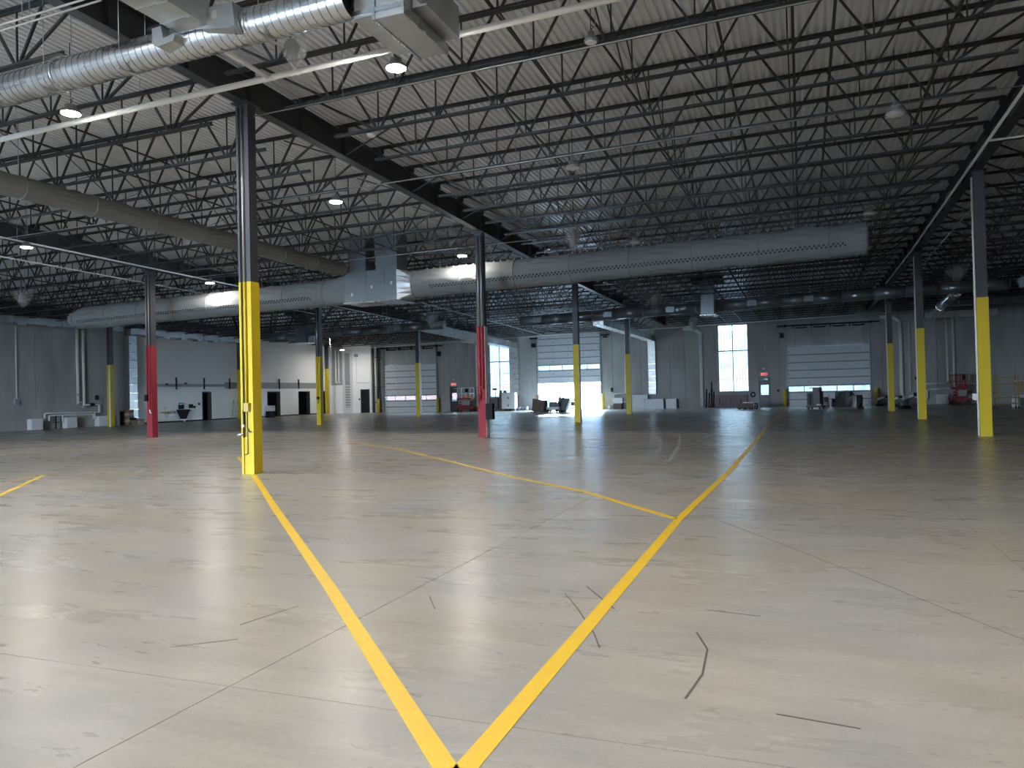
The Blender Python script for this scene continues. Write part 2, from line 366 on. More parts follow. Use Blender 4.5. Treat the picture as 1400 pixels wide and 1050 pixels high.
# white painted lining on the left wall, split round the doors, and on the far wall corner
LIN = MB()
e = sorted({26.95, 50.75} | {v for d in DL for v in d[:2]})
for a, b in zip(e[:-1], e[1:]):
    mid = (a + b) / 2
    for z0, z1 in cut(0.0, 6.6, [(0, d[3]) for d in DL if d[0] < mid < d[1]]): LIN.box(XL + .001, XL + .06, a, b, z0, z1)
struct('wall_left_lining', LIN, M['white_wall'])
LIN = MB()
for a, b, z0, z1 in [(-32.74, -31.4, 0, 2.75), (-31.4, -29.35, 0, 6.7), (-28.45, -28.2, 0, 6.7), (-29.35, -28.45, 2.22, 6.7)]:
    LIN.box(a, b, YW - .06, YW - .001, z0, z1)
struct('wall_far_lining', LIN, M['white_wall'])
struct('baseboard_left', MB().box(XL + .06, XL + .075, 26.95, 33.5, 0, .1).box(XL + .06, XL + .075, 34.5, 41.15, 0, .1).box(XL + .06, XL + .075, 42.9, 45.5, 0, .1).box(XL + .06, XL + .075, 47.25, 49.35, 0, .1), M['black'])
# near-black shells added behind the left-wall doors so the rooms stay dark
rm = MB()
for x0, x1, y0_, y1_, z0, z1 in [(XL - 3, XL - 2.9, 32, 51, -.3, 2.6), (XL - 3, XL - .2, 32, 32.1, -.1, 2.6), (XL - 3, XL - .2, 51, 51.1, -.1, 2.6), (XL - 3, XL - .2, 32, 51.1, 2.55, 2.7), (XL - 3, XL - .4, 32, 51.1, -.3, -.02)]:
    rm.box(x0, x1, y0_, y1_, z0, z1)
struct('dark_room_shell_1', rm, M['dark'])

# ------------------------------------------------------------------ windows of ribbed translucent panel
def window(n, x0, x1, z0, z1, cols, bars):
    fr = MB(); t = .05
    for a, b, c, d in [(x0, x0 + t, z0, z1), (x1 - t, x1, z0, z1), (x0, x1, z0, z0 + t), (x0, x1, z1 - t, z1)]: fr.box(a, b, YW + .02, YW + .14, c, d)
    w = struct(f'window_{n}', fr, M['mullion'])
    es = [x0] + cols + [x1]
    zs = [z0] + [b for b, th in bars] + [z1]
    for a, b in zip(es[:-1], es[1:]):
        for c, d in zip(zs[:-1], zs[1:]):
            mb = MB(); k = max(8, int((b - a) / .055)); vs = []
            for i in range(k + 1):
                xx = a + (b - a) * i / k; yy = YW + .16 + (.018 if i % 4 in (1, 2) else 0)
                vs += [(xx, yy, c), (xx, yy, d)]
            mb.add(vs, [(2 * i, 2 * i + 2, 2 * i + 3, 2 * i + 1) for i in range(k)])
            obj('pane', mb, M['glaze'], w)
    for c in cols: obj('mullion', MB().box(c - .03, c + .03, YW + .05, YW + .15, z0, z1), M['mullion'], w)
    for b, th in bars: obj('transom', MB().box(x0, x1, YW + .06, YW + .15, b - th / 2, b + th / 2), M['mullion'], w)
    nb = int((x1 - x0) / .22)
    rb = MB()
    for i in range(1, nb): rb.box(x0 + i * (x1 - x0) / nb - .012, x0 + i * (x1 - x0) / nb + .012, YW + .13, YW + .155, z0, z1)
    tag(obj('panel_rib', rb, M['mullion'], w), kind='stuff')
window(1, *WIN[0], [-14.9], [(2.35, .03), (3.35, .03), (4.42, .09)])
window(2, *WIN[1], [5.36], [(2.28, .03), (3.38, .03), (4.55, .09)])

# ------------------------------------------------------------------ exit doors
def letters(mb, text, x0, z0, h, y):
    G_ = {'E': [((0, 0), (0, 1)), ((0, 0), (.6, 0)), ((0, .5), (.5, .5)), ((0, 1), (.6, 1))], 'X': [((0, 0), (.6, 1)), ((0, 1), (.6, 0))], 'I': [((.3, 0), (.3, 1))], 'T': [((.3, 0), (.3, 1)), ((0, 1), (.6, 1))]}
    for i, ch in enumerate(text):
        for (a, b), (c, d) in G_[ch]:
            mb.bar((x0 + (i * .85 + a) * h, y, z0 + b * h), (x0 + (i * .85 + c) * h, y, z0 + d * h), .02, .012)
def exit_door(n, x0, x1, z1, wx0, wx1, wz0, wz1):
    y = YW + .05; mb = MB()
    for a, b, c, d in [(x0, x0 + .06, 0, z1), (x1 - .06, x1, 0, z1), (x0, x1, z1 - .06, z1)]: mb.box(a, b, YW - .02, YW + .12, c, d)
    D = struct(f'door_{n}', mb, M['door_grey'])
    lf = MB()
    for a, b, c, d in [(x0 + .06, wx0, 0, z1 - .06), (wx1, x1 - .06, 0, z1 - .06), (wx0, wx1, 0, wz0), (wx0, wx1, wz1, z1 - .06)]: lf.box(a, b, y, y + .05, c, d)
    obj('door_leaf', lf, M['door_grey'], D)
    obj('pane', MB().box(wx0, wx1, y + .02, y + .03, wz0, wz1), M['glass'], D)
    obj('push_bar', MB().box(x0 + .15, x1 - .15, y - .06, y - .03, 1.0, 1.05).box(x0 + .15, x0 + .2, y - .06, y, .98, 1.07).box(x1 - .2, x1 - .15, y - .06, y, .98, 1.07), M['conduit'], D)
    obj('door_closer', MB().box(x0 + .4, x1 - .2, y - .06, y, z1 - .2, z1 - .14), M['conduit'], D)
    cx = (x0 + x1) / 2 - .03
    s = thing('exit_sign', (cx, YW - .06, z1 + .12), 'lit red EXIT sign over the ' + ('door beside the red scissor lift' if n == 4 else 'door right of the tall ribbed window'), 'sign')
    obj('housing', MB().box(cx - .24, cx + .24, YW - .07, YW - .001, z1 + .1, z1 + .36), M['sign_body'], s)
    lt = MB(); letters(lt, 'EXIT', cx - .2, z1 + .15, .16, YW - .078); obj('lettering', lt, M['sign_red'], s)
    bl = thing('emergency_lamp', (cx, YW, z1 + .62), 'small white emergency lamp above the ' + ('left' if n == 4 else 'right') + ' exit sign', 'lamp')
    obj('lamp_body', MB().box(cx - .07, cx + .07, YW - .09, YW - .001, z1 + .62, z1 + .72), M['sign_body'], bl)
    obj('lamp_head', MB().tube([(cx, YW - .09, z1 + .67), (cx, YW - .13, z1 + .65)], .04, 10), M['lens_off'], bl)
exit_door(4, *EXD[0], -19.68, -19.2, .95, 1.72)
exit_door(5, *EXD[1], 7.45, 8.04, .95, 1.74)
# plain dark door in the white end wall
mb = MB().box(-29.4, -29.33, YW - .08, YW + .1, 0, 2.28).box(-28.47, -28.4, YW - .08, YW + .1, 0, 2.28).box(-29.4, -28.4, YW - .08, YW + .1, 2.21, 2.28)
D = struct('door_6', mb, M['door_grey'])
obj('door_leaf', MB().box(-29.34, -28.46, YW, YW + .06, 0, 2.22), M['black'], D)
obj('door_handle', MB().tube([(-29.25, YW - .06, 1.05), (-29.13, YW - .06, 1.05)], .015).tube([(-29.25, YW - .06, 1.05), (-29.25, YW, 1.05)], .012), M['conduit'], D)
# doors of the left wall, each opened into the unlit rooms
for n, (a, b, _, c) in zip((7, 8, 9, 10), DL):
    mb = MB().box(XL - .1, XL + .08, a - .05, a + .02, 0, c + .05).box(XL - .1, XL + .08, b - .02, b + .05, 0, c + .05).box(XL - .1, XL + .08, a, b, c - .02, c + .05)
    D = struct(f'door_{n}', mb, M['door_grey'])
    w = .42 if n != 7 else .4
    lf = MB().bar((XL - .05, a + .05, c / 2), (XL - .05 - .9, a + .05 + .35, c / 2), .045, c - .05)
    obj('door_leaf', lf, M['grey'] if n == 7 else M['door_grey'], D)
    obj('door_handle', MB().tube([(XL - .8, a + .26, 1.05), (XL - .7, a + .2, 1.05)], .015), M['conduit'], D)

# ------------------------------------------------------------------ dock doors
def dock_door(n, x0, x1, z1, lift, zt_tracks):
    tr = MB()
    for xx in (x0 - .06, x1 - .02): tr.box(xx, xx + .08, YW - .16, YW - .04, 0, zt_tracks).box(xx - .05, xx + .13, YW - .05, YW, 0, z1 + .1)
    D = struct(f'door_{n}', tr, M['mullion'])
    hs = [.52, .6, .55, .55, .55, .55, .55, .55]
    tot = z1 + .1; k = 0; z = lift
    hs = [.53, .55, .52] + [(tot - 1.6) / 5] * 5
    for i, h in enumerate(hs):
        y = YW - .1
        if i == 2:   # glazed section
            fm = MB(); wn = 5; t = .06
            fm.box(x0, x1, y, y + .05, z + .02, z + .08).box(x0, x1, y, y + .05, z + h - .06, z + h)
            for j in range(wn + 1):
                xx = x0 + (x1 - x0 - t) * j / wn; fm.box(xx, xx + t, y, y + .05, z + .08, z + h - .06)
            sct = obj('door_section', fm, M['dock'], D)
            for j in range(wn):
                xa = x0 + (x1 - x0 - t) * j / wn + t; xb = x0 + (x1 - x0 - t) * (j + 1) / wn
                obj('pane', MB().box(xa, xb, y + .02, y + .03, z + .08, z + h - .06), M['glass'], sct)
        else:
            sct = obj('door_section', MB().box(x0, x1, y, y + .05, z + (.012 if i else 0), z + h - .012).box(x0, x1, y - .02, y, z + .04, z + .1), M['dock'], D)
            hg = MB()
            for fx in (.02, .26, .5, .74, .98): hg.cbox((x0 + (x1 - x0) * fx, y - .02, z + h / 2), (.04, .03, .1))
            obj('hinge', hg, M['dock_rib'], sct)
        if i < 7: obj('joint_shade_strip', MB().box(x0, x1, y - .026, y + .05, z + h - .035, z + h + .03), M['dock_rib'], D)  # shade of the section joint put into a wide grey strip
        z += h
    return D
dock_door(1, DOCK[0][0], DOCK[0][1], DOCK[0][2] + .07, 0.0, 6.1)
dock_door(2, DOCK[1][0], DOCK[1][1], DOCK[1][2] - .2, 2.34, 6.6)
dock_door(3, DOCK[2][0], DOCK[2][1], DOCK[2][2] + .07, 0.0, 6.2)
def spring_shaft(x0, x1, z, drop, label):
    t = thing('counterbalance_shaft', ((x0 + x1) / 2, YW - .25, z), label, 'door shaft', 'shafts over the closed dock doors')
    obj('shaft', MB().tube([(x0 - .7, YW - .25, z), (x1 + .7, YW - .25, z)], .055, 8), M['black'], t)
    w = x1 - x0
    for f in (.18, .41, .64, .87):
        xx = x0 + w * f; mb = MB()
        mb.tube([(xx - .45, YW - .22, z - .17), (xx - .2, YW - .22, z - .2), (xx + .2, YW - .22, z - .2), (xx + .45, YW - .22, z - .16)], .05, 8)
        obj('torsion_spring', mb, M['black'], t)
        obj('bracket', MB().box(xx - .62, xx - .56, YW - .3, YW, z - .25, z + .08), M['black'], t)
    for xx in (x0 - .1, x1 + .1): obj('cable_drum', MB().tube([(xx - .04, YW - .25, z), (xx + .04, YW - .25, z)], .12, 12), M['black'], t)
    obj('hoist_motor', MB().box(x0 - .5 if drop < 0 else x1 + .15, x0 - .2 if drop < 0 else x1 + .45, YW - .35, YW - .05, z - .95, z - .55), M['black'], t)
spring_shaft(DOCK[0][0], DOCK[0][1], 6.12, 1, 'black counterbalance shaft with springs over the closed left dock door')
spring_shaft(DOCK[2][0], DOCK[2][1], 6.32, -1, 'black counterbalance shaft with springs over the closed right dock door')
for (x, side, lab) in [(-11.55, 'left', 'black hoist motor on bracket left of the open dock door'), (-5.1, 'right', 'black shaft stub on bracket right of the open dock door')]:
    t = thing('door_operator', (x, YW - .2, 5.5), lab, 'motor')
    obj('motor', MB().box(x - .14, x + .2, YW - .3, YW - .01, 5.55 if side == 'left' else 6.12, 5.9 if side == 'left' else 6.24), M['black'], t)
    obj('mounting_arm', MB().box(x - .35, x + .4, YW - .22, YW - .08, 6.28, 6.4), M['black'], t)

M['leaf'] = mat('pale_green_leaves', (0.16, 0.24, 0.12), 0.8, 0, 0.3, 1.5)
ordn_t = ['first', 'second', 'third', 'fourth', 'fifth', 'sixth', 'seventh', 'eighth', 'ninth']
# ------------------------------------------------------------------ yard outside
tag(obj('yard_ground', MB().box(-120, 120, YW + .3, 220, -.3, -.06), M['ground']), kind='structure')
tag(obj('yard_apron', MB().box(-120, 120, -120, YW + .3, -.5, -.3), M['ground']), kind='structure')
t = thing('portable_toilet', (-12.0, 76, -.06), 'blue portable toilet out in the bright yard', 'toilet')
obj('cabin', MB().box(-12.6, -11.4, 75.4, 76.6, -.06, 2.15), M['blue'], t)
obj('roof', MB().prism([(-12.7, 2.15), (-11.3, 2.15), (-11.6, 2.4), (-12.4, 2.4)], 'y', 75.3, 76.7), M['cream'], t)
obj('door', MB().box(-12.4, -11.6, 75.34, 75.4, .1, 2.0), M['blue'], t)
t = thing('trailer', (-33, 70, -.06), 'red box trailer seen through the left dock door panes', 'trailer')
obj('body', MB().box(-39, -28.6, 69, 72, 1.0, 4.2), M['trailer_red'], t)
obj('chassis', MB().box(-38.8, -28.8, 69.6, 71.4, .6, 1.0), M['black'], t)
for xx in (-37.5, -36.3, -30.2): obj('wheel', MB().tube([(xx, 69.1, .42), (xx, 69.5, .42)], .48, 14), M['rubber'], t)
t = thing('trailer', (-45, 73, -.06), 'pale blue box trailer behind the left dock door panes', 'trailer')
obj('body', MB().box(-50, -39.6, 72, 75, 1.0, 3.8), M['trailer_blue'], t)
for xx in (-48.5, -47.3, -41.2): obj('wheel', MB().tube([(xx, 72.1, .42), (xx, 72.5, .42)], .48, 14), M['rubber'], t)
t = thing('yard_barrier', (-14.5, 70, -.06), 'pale steel barrier standing in the yard beyond the open dock', 'barrier')
obj('rail', MB().tube([(-16.3, 70, 1.1), (-13.4, 70, 1.1)], .04).tube([(-16.3, 70, .7), (-13.4, 70, .7)], .03).tube([(-16.3, 70, .3), (-13.4, 70, .3)], .03), M['grey'], t)
for xx in (-16.2, -13.5): obj('post', MB().tube([(xx, 70, -.06), (xx, 70, 1.2)], .05), M['grey'], t)

t = thing('added_building', (0, 125, -.06), 'added pale building dimming the bright view across the yard', 'building')  # building added to dim the low sky behind the open dock
obj('wall', MB().box(-70, 60, 125, 150, -.06, 11), M['ground'], t)
obj('roof', MB().box(-71, 61, 124, 151, 11, 11.6), M['grey'], t)
for i in range(12): obj('loading_door', MB().box(-62 + i * 10, -57 + i * 10, 124.9, 125, 0, 4.5), M['dock'], t)
def crown(x, y, z, r):
    mb = MB(); n = 14; m_ = 9; vs = []
    for i in range(m_ + 1):
        f = PI * i / m_
        for k in range(n):
            th = 2 * PI * k / n; q = r * (1 + .16 * math.sin(5 * th + 3 * f + x) * math.sin(f) + .1 * math.sin(9 * th - 4 * f))
            vs.append((x + q * math.sin(f) * math.cos(th), y + q * math.sin(f) * math.sin(th), z + 1.05 * q * math.cos(f)))
    return mb.add(vs, [(i * n + k, (i + 1) * n + k, (i + 1) * n + (k + 1) % n, i * n + (k + 1) % n) for i in range(m_) for k in range(n)], True)
for i in range(9):
    x = 8 + i * 10.6; y = 104 + 3 * math.sin(i * 2.1); r = 4.1 + .3 * math.sin(i * 1.7)
    t = thing('yard_tree', (x, y, -.06), f'leafy tree across the yard behind the right dock panes, {ordn_t[i]} from the left', 'tree', 'trees across the yard')
    obj('crown', crown(x, y, 7.2, r), M['leaf'], t); obj('trunk', MB().tube([(x, y, -.06), (x + .2, y, 3.2)], [.35, .25], 8), M['wood'], t)

# daylight portals in the openings (they only guide sky sampling)
def portal(name, x0, x1, z0, z1):
    l = bpy.data.lights.new(name, 'AREA'); l.shape = 'RECTANGLE'; l.size = x1 - x0; l.size_y = z1 - z0; l.cycles.is_portal = True
    o = bpy.data.objects.new(name, l); COL.objects.link(o); o.location = ((x0 + x1) / 2, YW + .32, (z0 + z1) / 2); o.rotation_euler = (-PI / 2, 0, 0)
l_ = bpy.data.lights.new('sky_portal', 'AREA'); l_.shape = 'RECTANGLE'; l_.size = 1.3; l_.size_y = 2.3; l_.cycles.is_portal = True
o_ = bpy.data.objects.new('sky_portal', l_); COL.objects.link(o_); o_.location = (XL - .32, 6.65, 1.15); o_.rotation_euler = (PI / 2, 0, -PI / 2)
for a, b, _, c in BFILL_OPEN:
    l_ = bpy.data.lights.new('sky_portal', 'AREA'); l_.shape = 'RECTANGLE'; l_.size = b - a; l_.size_y = c; l_.cycles.is_portal = True
    o_ = bpy.data.objects.new('sky_portal', l_); COL.objects.link(o_); o_.location = ((a + b) / 2, YB - .32, c / 2); o_.rotation_euler = (PI / 2, 0, 0)
portal('sky_portal', *WIN[0]); portal('sky_portal', *WIN[1]); portal('sky_portal', DOCK[1][0], DOCK[1][1], 0, 3.9)
portal('sky_portal', DOCK[0][0], DOCK[0][1], 1.1, 1.6); portal('sky_portal', DOCK[2][0], DOCK[2][1], 1.1, 1.6)

# ------------------------------------------------------------------ columns
def column(x, y, colour, label, zpaint=3.9, s=.135, cat='column', group='steel columns', sy=None):
    sy = sy or s
    ztop = ZB + rz(x, y) - .02
    t = thing('steel_column', (x, y, 0), label, cat, group)
    obj('shaft', MB().box(x - s, x + s, y - sy, y + sy, zpaint, ztop - .03), M['steel'], t)
    obj('painted_guard', MB().box(x - s - .012, x + s + .012, y - sy - .012, y + sy + .012, 0, zpaint), M[colour], t)
    obj('cap_plate', MB().box(x - s - .07, x + s + .07, y - s - .07, y + s + .07, ztop - .03, ztop), M['steel'], t)
    return t
def conduit_on(t, x, y, s, colour, dx, z0, z1, zp=3.9):
    yy = y - s - .045
    obj('conduit', MB().tube([(x + dx, yy, max(z0, zp)), (x + dx, yy, z1)], .024, 8), M['conduit'], t)
    obj('painted_conduit', MB().tube([(x + dx, yy, z0), (x + dx, yy, zp)], .026, 8), M[colour], t)
cA = column(.05, -.12, 'yellow', 'tallest nearest yellow-based steel column with a tap box, on the yellow line', s=.14, sy=.105)
for part_z0, part_z1, mm in ((0, 3.9, 'yellow'), (3.9, ZB - .1, 'steel')):
    obj('edge_strip', MB().box(-.102, -.05, -.262, -.236, part_z0, part_z1).box(.1, .202, -.262, -.236, part_z0, part_z1), M[mm], cA)
obj('conduit_slot', MB().box(-.05, -.015, -.245, -.236, 1.0, ZB - .1), M['black'], cA)
conduit_on(cA, .045, -.12, .105, 'yellow', .0, 1.35, ZB - .1)
obj('junction_box', MB().box(.02, .13, -.33, -.24, 1.27, 1.42).box(.01, .14, -.335, -.24, 1.42, 1.44), M['scaff'], cA)
obj('tap_pipe', MB().tube([(-.035, -.27, 1.3), (-.035, -.27, .75)], .018).tube([(.07, -.28, 1.27), (.07, -.28, .42), (-.01, -.28, .4)], .012).tube([(.07, -.28, .95), (.12, -.29, .86), (.17, -.29, .86)], .012), M['pipe_black'], cA)
obj('valve', MB().tube([(-.03, -.28, .82), (-.16, -.32, .8)], .022).cbox((-.035, -.28, .98), (.05, .04, .05)), M['conduit'], cA)
cB = column(-B, A, 'red', 'red-based steel column on the left, in front of the white wall')
conduit_on(cB, -B, A, .14, 'red', .07, 1.2, 6.9); conduit_on(cB, -B, A, .14, 'red', -.07, 1.6, 6.9)
obj('drop_box', MB().box(-B - .13, -B - .04, A - .3, A - .17, 1.55, 1.85), M['black'], cB)
obj('hose_end', MB().tube([(-B + .07, A - .2, 1.2), (-B + .1, A - .22, 1.08), (-B + .2, A - .25, 1.05)], .02), M['pipe_white'], cB)
cC = column(0, A, 'red', 'red-based steel column at the centre, with a dark box')
conduit_on(cC, 0, A, .14, 'red', -.03, 1.3, 7.1); conduit_on(cC, 0, A, .14, 'red', .09, 1.7, 7.1)
obj('switch_box', MB().box(.15, .4, A - .18, A + .04, .62, 1.18), M['black'], cC)
obj('lit_side_strip', MB().box(.147, .16, A - .13, A + .13, 0, 3.9), M['cream'], cC)  # daylight on the column's right face, put into a cream strip
obj('valve_cluster', MB().cbox((-.02, A - .22, 1.75), (.2, .06, .05)).cbox((-.02, A - .22, 1.55), (.12, .06, .05)).tube([(-.1, A - .21, 1.5), (-.1, A - .21, 1.15)], .015), M['red'], cC)
cD = column(B, A, 'yellow', 'nearest yellow-based column of the right-hand row')
obj('switch_box', MB().box(B - .3, B - .17, A - .15, A - .02, 1.02, 1.2), M['cream'], cD)
obj('lit_side_tube', MB().tube([(B - .175, A - .1, 0.02), (B - .175, A - .1, 7.3)], .028), M['pipe_white'], cD)  # white tube stands in for the light on the column's left side
cE = column(B, 2 * A, 'yellow', 'second yellow-based column of the right-hand row')
obj('lit_side_tube', MB().tube([(B - .172, 2 * A - .1, 0.02), (B - .172, 2 * A - .1, 7.0)], .025), M['pipe_white'], cE)  # lit left side again drawn as a white tube
cF_ = column(B, 3 * A, 'yellow', 'farthest yellow-based column of the right-hand row')
obj('lit_side_tube', MB().tube([(B - .172, 3 * A - .1, 0.02), (B - .172, 3 * A - .1, 6.6)], .025), M['pipe_white'], cF_)  # white tube for the lit left side of this column too
cG = column(0, 2 * A, 'yellow', 'yellow-based column standing before the open dock door')
obj('lit_side_strip', MB().box(.147, .16, 2 * A - .14, 2 * A + .14, 0, 3.9), M['cream'], cG)  # cream strip paints the lit right face
cH = column(0, 3 * A, 'yellow', 'yellow-based column right of the open dock door')
obj('lit_side_strip', MB().box(.147, .16, 3 * A - .14, 3 * A + .14, 0, 6.2), M['cream'], cH)  # lit right face as a cream strip, carried up the shaft
cI = column(-B, 2 * A, 'yellow', 'yellow-based column before the black doorways of the white wall')
conduit_on(cI, -B, 2 * A, .14, 'yellow', 0, 1.2, 6.6)
obj('drop_box', MB().box(-B - .03, -B + .08, 2 * A - .28, 2 * A - .17, 1.45, 1.6), M['black'], cI)
cJ = column(-B, 3 * A, 'yellow', 'yellow-based column before the closed left dock door')
obj('lit_side_strip', MB().box(-B + .147, -B + .16, 3 * A - .14, 3 * A + .14, 0, 3.9), M['cream'], cJ)  # right face painted cream where daylight falls
XC = XL + .42
CXY = {2: (-31.56, 24.2), 3: (-32.35, 37.3), 4: (-31.8, 48.69)}
for k, lab in ((2, 'yellow-based wall column at the corner of grey and white left walls'), (3, 'yellow-based wall column behind the tallest yellow column'), (4, 'yellow-based wall column in the far left corner')):
    c = column(*CXY[k], 'yellow', lab, 4.0 if k != 4 else 4.3)
    if k == 2: obj('lit_side_strip', MB().box(-31.56 + .04, -31.56 + .147, 24.2 - .165, 24.2 - .148, 0, 4.0), M['cream'], c)  # cream strip paints a lit edge onto the wall column

# ------------------------------------------------------------------ roof beams
def beam(x, y0, y1, label, w=.24):
    t = thing('roof_beam', (x, y0, ZB + rz(x, y0)), label, 'beam', 'roof beams')
    def seg(name, xa, xb, za, zb, ya, yb, m=M['steel']):
        mb = MB(); vs = [(X, Y, Z + rz(x, Y)) for Y in (ya, yb) for X, Z in ((xa, za), (xb, za), (xb, zb), (xa, zb))]
        mb.add(vs, [(0, 1, 2, 3), (7, 6, 5, 4), (0, 4, 5, 1), (1, 5, 6, 2), (2, 6, 7, 3), (3, 7, 4, 0)])
        return obj(name, mb, m, t)
    seg('bottom_flange', x - w / 2, x + w / 2, ZB, ZB + .025, y0, y1)
    seg('top_flange', x - w / 2, x + w / 2, ZTOP - .025, ZTOP, y0, y1)
    seg('web', x - .008, x + .008, ZB + .025, ZTOP - .025, y0, y1)
    n = int(round((y1 - y0) / (A / 7)))
    for k in range(n + 1):
        yy = min(max(y0 + (y1 - y0) * k / n, y0 + .02), y1 - .02)
        seg('stiffener', x - w / 2 + .02, x + w / 2 - .02, ZB + .025, ZTOP - .025, yy - .008, yy + .008)
    return t
row = {-B: 'left', 0: 'centre', B: 'right'}
for x in (-B, 0, B):
    for k in range(-2, 4):
        y0 = k * A + .005 if k > -2 else YB; y1 = (k + 1) * A - .005 if k < 3 else YW
        place = ['behind the camera', 'above the camera', 'from the nearest column to the second', 'second bay beyond the nearest column', 'third bay beyond the nearest column', 'last bay before the far wall'][k + 2]
        beam(x, y0, y1, f'dark steel roof beam of the {row[x]} row, {place}')
for k in (1, 2, 3):
    beam(XC + .2, k * A + .005, min((k + 1) * A - .005, YW), ['', 'dark steel beam along the grey part of the left wall', 'dark steel beam above the white left wall', 'dark steel beam at the far end of the white left wall'][k])

# ------------------------------------------------------------------ open-web joists
SP = A / 7
def joist_parts(L, a0, a1, SX):
    """local x from 0 at one beam to L at the other; z relative to roof datum; chords follow the slope"""
    def P(x, z): return (x, 0, z + SX * x)
    tcz, bcz = ZTC - .035, ZBC + .03
    top = MB()
    for s in (-1, 1):
        top.bar((a0, s * .034, tcz + SX * a0), (L - a1, s * .034, tcz + SX * (L - a1)), .05, .012)
        top.bar((a0, s * .014, tcz - .02 + SX * a0), (L - a1, s * .014, tcz - .02 + SX * (L - a1)), .01, .05)
    top.bar((a0, 0, tcz + .028 + SX * a0), (L - a1, 0, tcz + .028 + SX * (L - a1)), .11, .012)
    for xx in (a0, L - a1 - .14): top.box(xx, xx + .14, -.05, .05, ZTOP + SX * xx + .005, tcz + SX * xx)
    bot = MB(); b0, b1 = .95, L - .95
    for s in (-1, 1):
        bot.bar((b0, s * .036, bcz - .02 + SX * b0), (b1, s * .036, bcz - .02 + SX * b1), .052, .011)
        bot.bar((b0, s * .013, bcz + .008 + SX * b0), (b1, s * .013, bcz + .008 + SX * b1), .01, .052)
    n = int((L / 2 - 1.3) / 1.4); c = L / 2
    nodes = [c + 1.4 * k for k in range(-n, n + 1)]
    diag = []; vert = []
    for i, xn in enumerate(nodes):
        vert.append(MB().bar(P(xn, bcz), P(xn, tcz), .026))
        for s in (-1, 1):
            diag.append(MB().bar(P(xn + s * .05, bcz), P(xn + s * .66, tcz), .036 if i % 2 else .042))
    diag.append(MB().bar(P(nodes[0] - .1, bcz), P(a0 + .3, tcz), .045)); diag.append(MB().bar(P(nodes[-1] + .1, bcz), P(L - a1 - .3, tcz), .045))
    return top, bot, diag, vert
ordn = ['', 'first', 'second', 'third', 'fourth', 'fifth', 'sixth', 'seventh', 'eighth', 'ninth', 'tenth']
bays = [(XL, -B, 'far left bay'), (-B, 0, 'bay left of the centre beam'), (0, B, 'bay right of the centre beam'), (B, XR, 'far right bay')]
for bi, (xa, xb, bl) in enumerate(bays):
    L = xb - xa
    top, bot, diag, vert = joist_parts(L, .04 if bi == 0 else .02, .04 if bi == 3 else .02, .0155 if bi > 1 else .0085)
    m_top, m_bot = mesh_of('top_chord', top, M['joist']), mesh_of('bottom_chord', bot, M['joist'])
    m_d = [mesh_of('diagonal_bar', d, M['joist']) for d in diag]; m_v = [mesh_of('upright_bar', v, M['joist']) for v in vert]
    web = MB()
    for q in diag + vert: web.add(q.v, q.f)
    m_web = mesh_of('web_bars', web, M['joist'])
    for k in range(-4, 30):
        y = k * SP
        if y > YW - .3: continue
        col_no, rem = divmod(k, 7)
        if k < 0: where = f'{ordn[-k]} nearer than the nearest column line'
        elif rem == 0: where = ['on the nearest column line', 'on the red column line', 'on the third column line', 'on the last column line', 'close by the far wall'][col_no]
        else: where = f'{ordn[rem]} beyond the ' + ['nearest column line', 'red column line', 'third column line', 'last column line', 'far'][col_no]
        j = thing('roof_joist', (xa, y, rz(xa, y)), f'black bar joist, {bl}, {where}', 'joist', 'open-web roof joists')
        shared('top_chord', m_top, j); shared('bottom_chord', m_bot, j)
        if bi in (1, 2) and k <= 9:
            for me in m_d: shared('diagonal_bar', me, j)
            for me in m_v: shared('upright_bar', me, j)
        else: tag(shared('web_bars', m_web, j), kind='stuff')
# bridging angles along the bottom chords and crossed bridging
bx = [(-B + 4.9, 'first'), (-B + 6.2, 'second'), (-B + 9.97, 'third'), (-B + 11.45, 'fourth'), (5.0, 'first'), (6.17, 'second'), (9.4, 'third'), (10.56, 'fourth'), (11.2, 'fifth'), (13.1, 'sixth'), (XL + 5, 'first'), (XL + 12, 'second'), (B + 3.2, 'first'), (B + 12, 'second')]
for x, nth in bx:
    bay = 'left of the centre beam' if -B < x < 0 else 'right of the centre beam' if 0 < x < B else 'in the far left bay' if x < 0 else 'in the far right bay'
    zz = ZBC + .075
    mb = MB(); ya, yb = -4 * SP, YW
    yk = [ya, 0, A, 2 * A, 3 * A, yb - .05]
    for p_, q_ in zip(yk[:-1], yk[1:]): mb.bar((x, p_, zz + rz(x, p_)), (x, q_, zz + rz(x, q_)), .05, .008); mb.bar((x - .02, p_, zz + .02 + rz(x, p_)), (x - .02, q_, zz + .02 + rz(x, q_)), .008, .045)
    tag(obj('bridging_angle', mb, M['joist'], loc=(x, ya, zz + rz(x, ya))), f'long black bridging angle crossing the joists {bay}, {nth} from its left', 'bridging', 'joist bridging lines')
for xc, bay in ((7.5, 'right'), (-7.6, 'left')):
    t = thing('cross_bridging', (xc, 0, ZBC), f'row of crossed black bridging bars between joists {bay} of the centre beam', 'bridging')
    for k in range(-4, 14):
        ya, yb = k * SP + .04, (k + 1) * SP - .04
        obj('cross_bar', MB().bar((xc, ya, ZBC + .05 + rz(xc, ya)), (xc, yb, ZTC - .06 + rz(xc, yb)), .028, .01), M['joist'], t)
        obj('cross_bar', MB().bar((xc + .04, ya, ZTC - .06 + rz(xc, ya)), (xc + .04, yb, ZBC + .05 + rz(xc, yb)), .028, .01), M['joist'], t)
